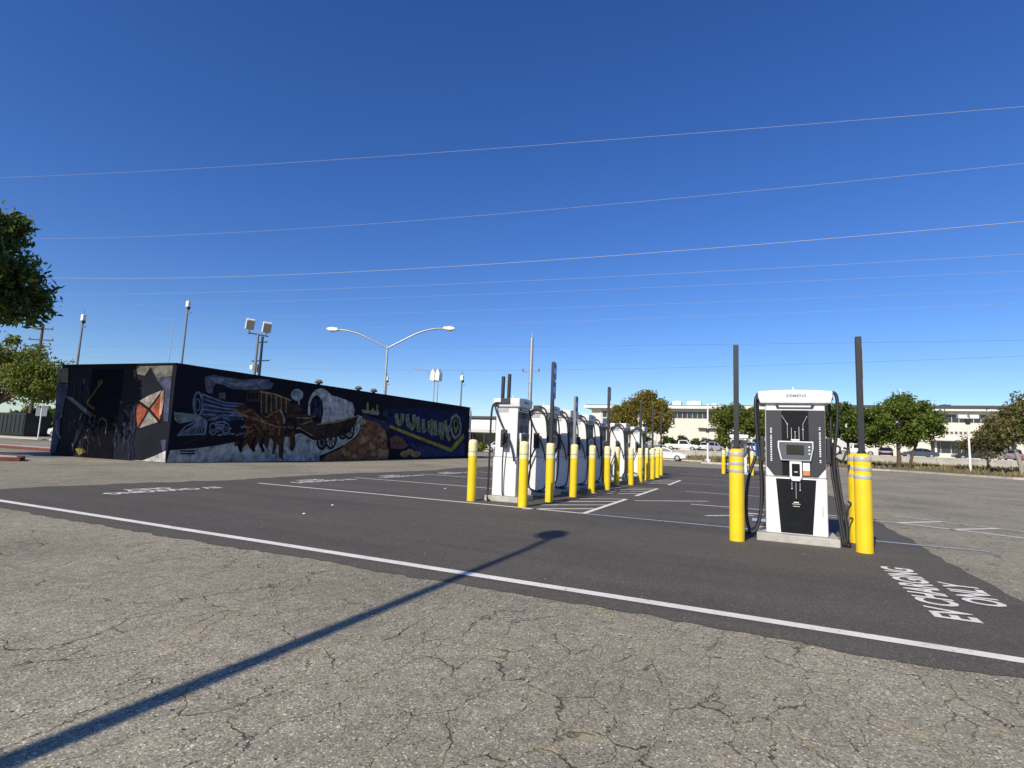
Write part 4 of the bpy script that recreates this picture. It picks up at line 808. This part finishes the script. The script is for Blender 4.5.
obj('wall', box(-50, -33, 0, 9, 0, 5.0), 'cream_wall', st); obj('roof', box(-50.6, -32.4, -1.0, 9.4, 5.0, 5.35), 'roof_dark', st); obj('sign_board', box(-41.3, -37.0, -1.2, -0.9, 3.2, 4.75), 'fascia', st); obj('canopy', box(-50, -33, -3.2, -0.05, 2.75, 3.1), 'frame_grey', st); obj('brick_pier', box(-43.0, -41.6, -0.9, -0.05, 0, 4.9), 'red_kerb', st)
for k in range(8): obj('shop_window', box(-49.4 + k * 2.0, -47.6 + k * 2.0, -0.05, -0.01, 0.5, 2.6), 'window_dark', st)
hs = thing('far_house', 'small cream house with dark roof beyond the left end of the mural building', 'house', (-88, 44, 0.2)); obj('wall', box(-6, 6, 0, 7, 0, 3.2), 'cream_wall', hs); obj('roof', prism([(-0.6, 3.2), (7.6, 3.2), (3.5, 4.9)], -6.6, 6.6, 'yz'), 'roof_dark', hs); obj('window', box(-2, 0, -0.05, 0.0, 1.2, 2.4), 'window_dark', hs)
gb = thing('utility_container', 'dark green container box at the far left edge', 'container', (-77.5, 32, 0.1)); obj('body', box(-6, 6, -1.2, 1.2, 0.12, 2.5), 'box_green', gb, bevel=0.03); obj('skid', box(-5.8, 5.8, -1.0, 1.0, 0, 0.13), 'roof_dark', gb)
for k in range(14): obj('rib', box(-5.6 + k * 0.86, -5.35 + k * 0.86, -1.25, -1.19, 0.3, 2.3), 'box_green', gb)
tag(obj('pavement', cat(box(-130, -40, 26.5, 28.0, 0.0, 0.17), box(-130, -62, 38, 43, 0.1, 0.34)), 'pavement'), kind='structure')

# ------------------------------------------------------------------ poles, lamps, cameras
def pole(parent, x, y, z0, z1, r0, r1, mat): return obj('pole', tube([(x, y, z0), (x, y, (z0 + z1) / 2), (x, y, z1)], [r0, (r0 + r1) / 2, r1], 10), mat, parent, smooth=60)
def camera_pole(label, x, y, h, white=True):
    t = thing('camera_pole', label, 'camera pole', (x, y, gz(y)), 0, 'camera poles'); pole(t, 0, 0, 0, h - 1.1, 0.11, 0.08, 'grey_post')
    o = obj('camera_housing', box(-0.15, 0.2, -0.14, 0.14, h - 1.0, h - 0.45), 'lamp_white', t, bevel=0.05); obj('camera_dome', lathe([(0.02, h - 1.25), (0.12, h - 1.18), (0.15, h - 1.0)], 12, (0.12, 0, 0)), 'dark_post', o); obj('antenna', tube([(0, 0, h - 0.3), (0, 0, h)], 0.035, 6), 'grey_post', t)
    obj('bracket_arm', box(0, 0.5, -0.04, 0.04, h - 1.55, h - 1.47), 'grey_post', t); return t
camera_pole('slim pole with white camera head above the left end of the mural building', -51.2, 25, 11.1); camera_pole('slim pole with white camera head above the corner of the mural building', -45.5, 30, 13.1)
camera_pole('thin short camera pole right beside the double arm street lamp', -45.2, 58, 9.9); camera_pole('slim camera pole above the far end of the mural building', -29.0, 50, 8.7)
t = thing('radio_mast', 'very thin faint mast left of the camera pole', 'mast', (-94.5, 60, 0.28)); pole(t, 0, 0, 0, 21, 0.10, 0.05, 'galvanised'); obj('guy_collar', lathe([(0.12, 12), (0.12, 12.2)], 8), 'galvanised', t)
t = thing('floodlight_pole', 'pole with two tilted square floodlights above the mural building', 'floodlight', (-42.5, 35, gz(35))); pole(t, 0, 0, 0, 10.5, 0.16, 0.11, 'grey_post')
ex, ey = Vector((0.909, 0.414, 0)), Vector((-0.414, 0.909, 0))
obj('cross_arm', tube([tuple(ex * -0.95 + Vector((0, 0, 10.62))), tuple(ex * 0.95 + Vector((0, 0, 10.35)))], 0.07), 'dark_post', t)
for s, dz in ((-0.85, 0.1), (0.75, -0.15)):
    c = ex * s + Vector((0, 0, 11.35 + dz)); m = Matrix.Translation(c) @ Matrix.Rotation(R(150), 4, 'Z') @ Matrix.Rotation(R(-28), 4, 'Y')
    h = obj('lamp_head', xf(prism([(-0.22, -0.5), (0.2, -0.5), (0.12, 0.5), (-0.16, 0.5)], -0.38, 0.38), m), 'lamp_white', t, bevel=0.05); obj('lens', xf(box(-0.25, -0.21, -0.33, 0.33, -0.44, 0.40), m), 'lamp_lens', h)
    obj('yoke', tube([tuple(c + Vector((0, 0, -0.55))), tuple(ex * s + Vector((0, 0, 10.5)))], 0.05, 6), 'dark_post', t)
t = thing('utility_pole', 'dark utility pole with antennas behind the floodlight pole', 'utility pole', (-71.8, 60, 0.28), group='utility poles'); pole(t, 0, 0, 0, 16.6, 0.28, 0.18, 'dark_post')
for z, l in ((15.6, 1.1), (12.6, 1.9)): obj('cross_arm', box(-l, l, -0.08, 0.08, z, z + 0.16), 'dark_post', t)
obj('transformer', lathe([(0.4, 10.9), (0.42, 11.0), (0.42, 12.0), (0.4, 12.1)], 14, (-0.75, 0, 0)), 'galvanised', t); obj('antenna_box', box(-1.9, -1.3, -0.3, 0.3, 11.3, 12.0), 'lamp_white', t)
for x in (-1.0, 0.0, 1.0): obj('insulator', lathe([(0.07, 15.7), (0.09, 15.9), (0.03, 16.1)], 8, (x, 0, 0)), 'grey_post', t)
t = thing('street_lamp', 'tall street lamp with two long curved arms behind the mural building', 'street lamp', (-30.1, 38.4, gz(38)), group='street lamps'); pole(t, 0, 0, 0, 9.55, 0.13, 0.09, 'galvanised')
for s, ln, rise in ((-1, 4.75, 1.5), (1, 5.15, 2.0)):
    e = ex * s
    a = [(0, 9.3), (0.22, 9.95), (0.5, 10.75), (0.72, 11.15), (0.86, 11.27), (1, 11.3)]; a = [(u, 9.3 + (z - 9.3) * rise / 2.0) for u, z in a]
    obj('arm', tube(spline([tuple(e * ln * u + Vector((0, 0, z))) for u, z in a], 5), 0.075, 8), 'galvanised', t, smooth=60)
    m = Matrix.Translation(e * (ln + 0.25) + Vector((0, 0, a[-1][1]))) @ Matrix.Rotation(math.atan2(e.y, e.x), 4, 'Z')
    h = obj('lamp_head', xf(prism([(-0.55, -0.06), (-0.45, 0.14), (0.1, 0.2), (0.5, 0.12), (0.6, -0.04), (0.3, -0.16), (-0.2, -0.16)], -0.22, 0.22), m), 'lamp_white', t, bevel=0.06, seg=3); obj('lens', xf(lathe([(0.05, -0.24), (0.19, -0.2), (0.22, -0.14)], 12), m @ Matrix.Translation((0.1, 0, 0))), 'lamp_lens', h)
t = thing('street_lamp', 'twin post street light with single arm near the far end of the mural building', 'street lamp', (-32.3, 50, gz(50)), group='street lamps'); pole(t, -0.18, 0, 0, 7.9, 0.08, 0.06, 'galvanised'); pole(t, 0.28, 0, 0, 7.9, 0.08, 0.06, 'galvanised')
for x in (-0.3, 0.32): obj('lamp_head', prism([(x - 0.32, 7.75), (x + 0.25, 7.65), (x + 0.32, 8.5), (x + 0.05, 9.05), (x - 0.2, 8.7)], -0.35, 0.35), 'lamp_white', t, bevel=0.06)
obj('arm', tube(spline([tuple(ex * -0.3 + Vector((0, 0, 8.3))), tuple(ex * -1.3 + Vector((0, 0, 8.85))), tuple(ex * -2.7 + Vector((0, 0, 9.05)))], 5), 0.05, 7), 'galvanised', t)
t = thing('utility_pole', 'tall pale steel pole with short cross arm behind the first charger', 'utility pole', (-33.55, 80, 0.28), group='utility poles'); pole(t, 0, 0, 0, 18.6, 0.42, 0.26, 'galvanised')
obj('cross_arm', box(-1.5, 1.5, -0.07, 0.07, 12.9, 13.05), 'grey_post', t)
for x in (-1.4, 1.4): obj('insulator', lathe([(0.1, 13.05), (0.16, 13.3), (0.05, 13.7)], 8, (x, 0, 0)), 'grey_post', t)
obj('tip', lathe([(0.12, 18.6), (0.05, 19.6)], 8), 'galvanised', t)
t = thing('utility_pole', 'wooden utility pole with cross arms at the far left under the tree', 'utility pole', (-80.2, 35, gz(35)), group='utility poles'); pole(t, 0, 0, 0, 13.6, 0.22, 0.15, 'wood_pole')
for z, l in ((13.0, 1.2), (11.6, 1.4), (10.8, 1.1)): obj('cross_arm', xf(box(-l, l, -0.07, 0.07, z, z + 0.14), Matrix.Rotation(R(30), 4, 'Z')), 'wood_pole', t)
for z, l in ((13.14, 1.1), (11.74, 1.3)):
    for s in (-1, 1): obj('insulator', lathe([(0.06, z), (0.09, z + 0.12), (0.03, z + 0.25)], 8, (s * l * 0.866, s * l * 0.5, 0)), 'grey_post', t)
t = thing('street_sign', 'small roadside sign on a slim pole beyond the red kerb', 'sign', (-66.7, 30, gz(30))); pole(t, 0, 0, 0, 3.9, 0.06, 0.05, 'pole_white'); obj('sign_plate', xf(box(-0.45, 0.45, -0.02, 0.02, 2.2, 3.2), Matrix.Rotation(R(50), 4, 'Z')), 'sign_back', t)
def white_pole(label, x, y, z, h, twin):
    t = thing('lamp_pole', label, 'lamp pole', (x, y, z), 0, 'white lamp poles'); pole(t, 0, 0, 0.25, h, 0.10, 0.07, 'pole_white'); obj('base', lathe([(0.3, 0), (0.3, 0.2), (0.15, 0.3)], 14), 'pole_white', t)
    if twin:
        obj('bracket', box(-0.16, 0.16, -0.1, 0.1, h - 0.6, h - 0.085), 'dark_post', t)
        for s in (-1, 1): hd = obj('lamp_head', box(s * 0.42 - 0.34, s * 0.42 + 0.34, -0.3, 0.3, h - 0.08, h + 0.28), 'lamp_white', t, bevel=0.04); obj('lens', box(s * 0.42 - 0.27, s * 0.42 + 0.27, -0.24, 0.24, h - 0.1, h - 0.078), 'lamp_lens', hd)
    else:
        obj('cap', lathe([(0.09, h), (0.09, h + 0.1), (0.03, h + 0.2)], 10), 'pole_white', t)
        for z_ in (1.9, 2.9): obj('notice', box(-0.16, 0.16, -0.14, -0.11, z_, z_ + 0.4), 'dark_post', t)
white_pole('thin white pole in front of the cream building left of the near charger', -4.5, 56.5, 0.4, 5.55, False); white_pole('white lamp pole with two box heads before the cream building', 17.5, 62, 0.45, 5.0, True)

# lamp whose shadow crosses the foreground: it stands behind the camera
t = thing('street_lamp', 'leaning lamp pole behind the camera casting the long shadow across the asphalt', 'street lamp', (-2.66, -3.13, 0), group='street lamps')
lp = [(-0.62, 0, 0), (-0.64, 0, 2.3), (-0.75, 0, 2.9)] + [(-0.2574 * h, 0, h) for h in (3.5, 4.5, 5.5, 6.5)] + [(-1.86, 0.03, 7.1), (-1.95, 0.15, 7.2)]
obj('pole', tube(lp, [0.085, 0.08, 0.075, 0.07, 0.062, 0.054, 0.047, 0.045, 0.045], 14), 'galvanised', t, smooth=60); obj('base_plate', box(-0.83, -0.41, -0.2, 0.2, 0, 0.03), 'galvanised', t)
hv, hf = lathe([(0.02, -0.10), (0.12, -0.095), (0.2, -0.05), (0.22, 0.0), (0.19, 0.06), (0.1, 0.1), (0.02, 0.11)], 18); m = Matrix.Translation((-0.2574 * 7.2 - 0.13, 0.33, 7.2))
obj('lamp_head', xf(([(x * 0.95 - 0.12 * y, y * 1.85, z * 1.2) for x, y, z in hv], hf), m), 'lamp_white', t, smooth=50)

# ------------------------------------------------------------------ overhead wires
def para(pts):
    (a, fa), (b, fb), (c, fc) = pts; d = (a - b) * (a - c) * (b - c); A = (c * (fb - fa) + b * (fa - fc) + a * (fc - fb)) / d; Bq = (c * c * (fa - fb) + b * b * (fc - fa) + a * a * (fb - fc)) / d; return lambda x: A * x * x + Bq * x + fa - A * a * a - Bq * a
W = (('highest pale overhead wire crossing the whole sky', ((-156.7, 59.0), (-29.0, 40.2), (20.5, 33.8)), 60, 0.020, 'wire_alu'), ('second overhead wire from the top', ((-128.0, 40.4), (-28.6, 31.1), (21.9, 28.2)), 60, 0.018, 'wire_alu'),
     ('third and thickest overhead wire from the top', ((-127.8, 31.8), (-28.3, 24.4), (21.7, 22.8)), 60, 0.034, 'wire_alu'), ('fourth overhead wire, just below the thickest one', ((-80.6, 25.1), (-28.2, 22.1), (21.5, 20.0)), 60.5, 0.016, 'wire_alu'),
     ('fifth overhead wire from the top, faint', ((-73.2, 23.0), (-28.2, 20.7), (21.4, 18.6)), 61, 0.011, 'wire_alu'), ('sixth overhead wire from the top, faint', ((-70.0, 20.4), (-28.1, 18.7), (21.4, 17.0)), 61.5, 0.010, 'wire_alu'),
     ('seventh overhead wire from the top, faint', ((-68.1, 18.2), (-28.0, 17.0), (21.3, 15.9)), 62, 0.010, 'wire_alu'), ('thin dark wire low in the sky beyond the posts', ((-70.0, 15.5), (-28.0, 14.0), (21.3, 12.6)), 62.5, 0.011, 'wire_dark'), ('lowest thin dark wire just above the far roofs', ((-70, 12.2), (-21.4, 10.9), (21.1, 11.2)), 63, 0.011, 'wire_dark'))
for lb, pts, y, r, m_ in W:
    f_ = para(pts); x0 = -260 if pts[0][0] < -100 else -180
    n_ = 36; tag(obj('overhead_wire', tube([(x0 + (80 - x0) * i / n_, y, f_(x0 + (80 - x0) * i / n_)) for i in range(n_ + 1)], r, 6), m_), lb, 'wire', 'overhead wires')
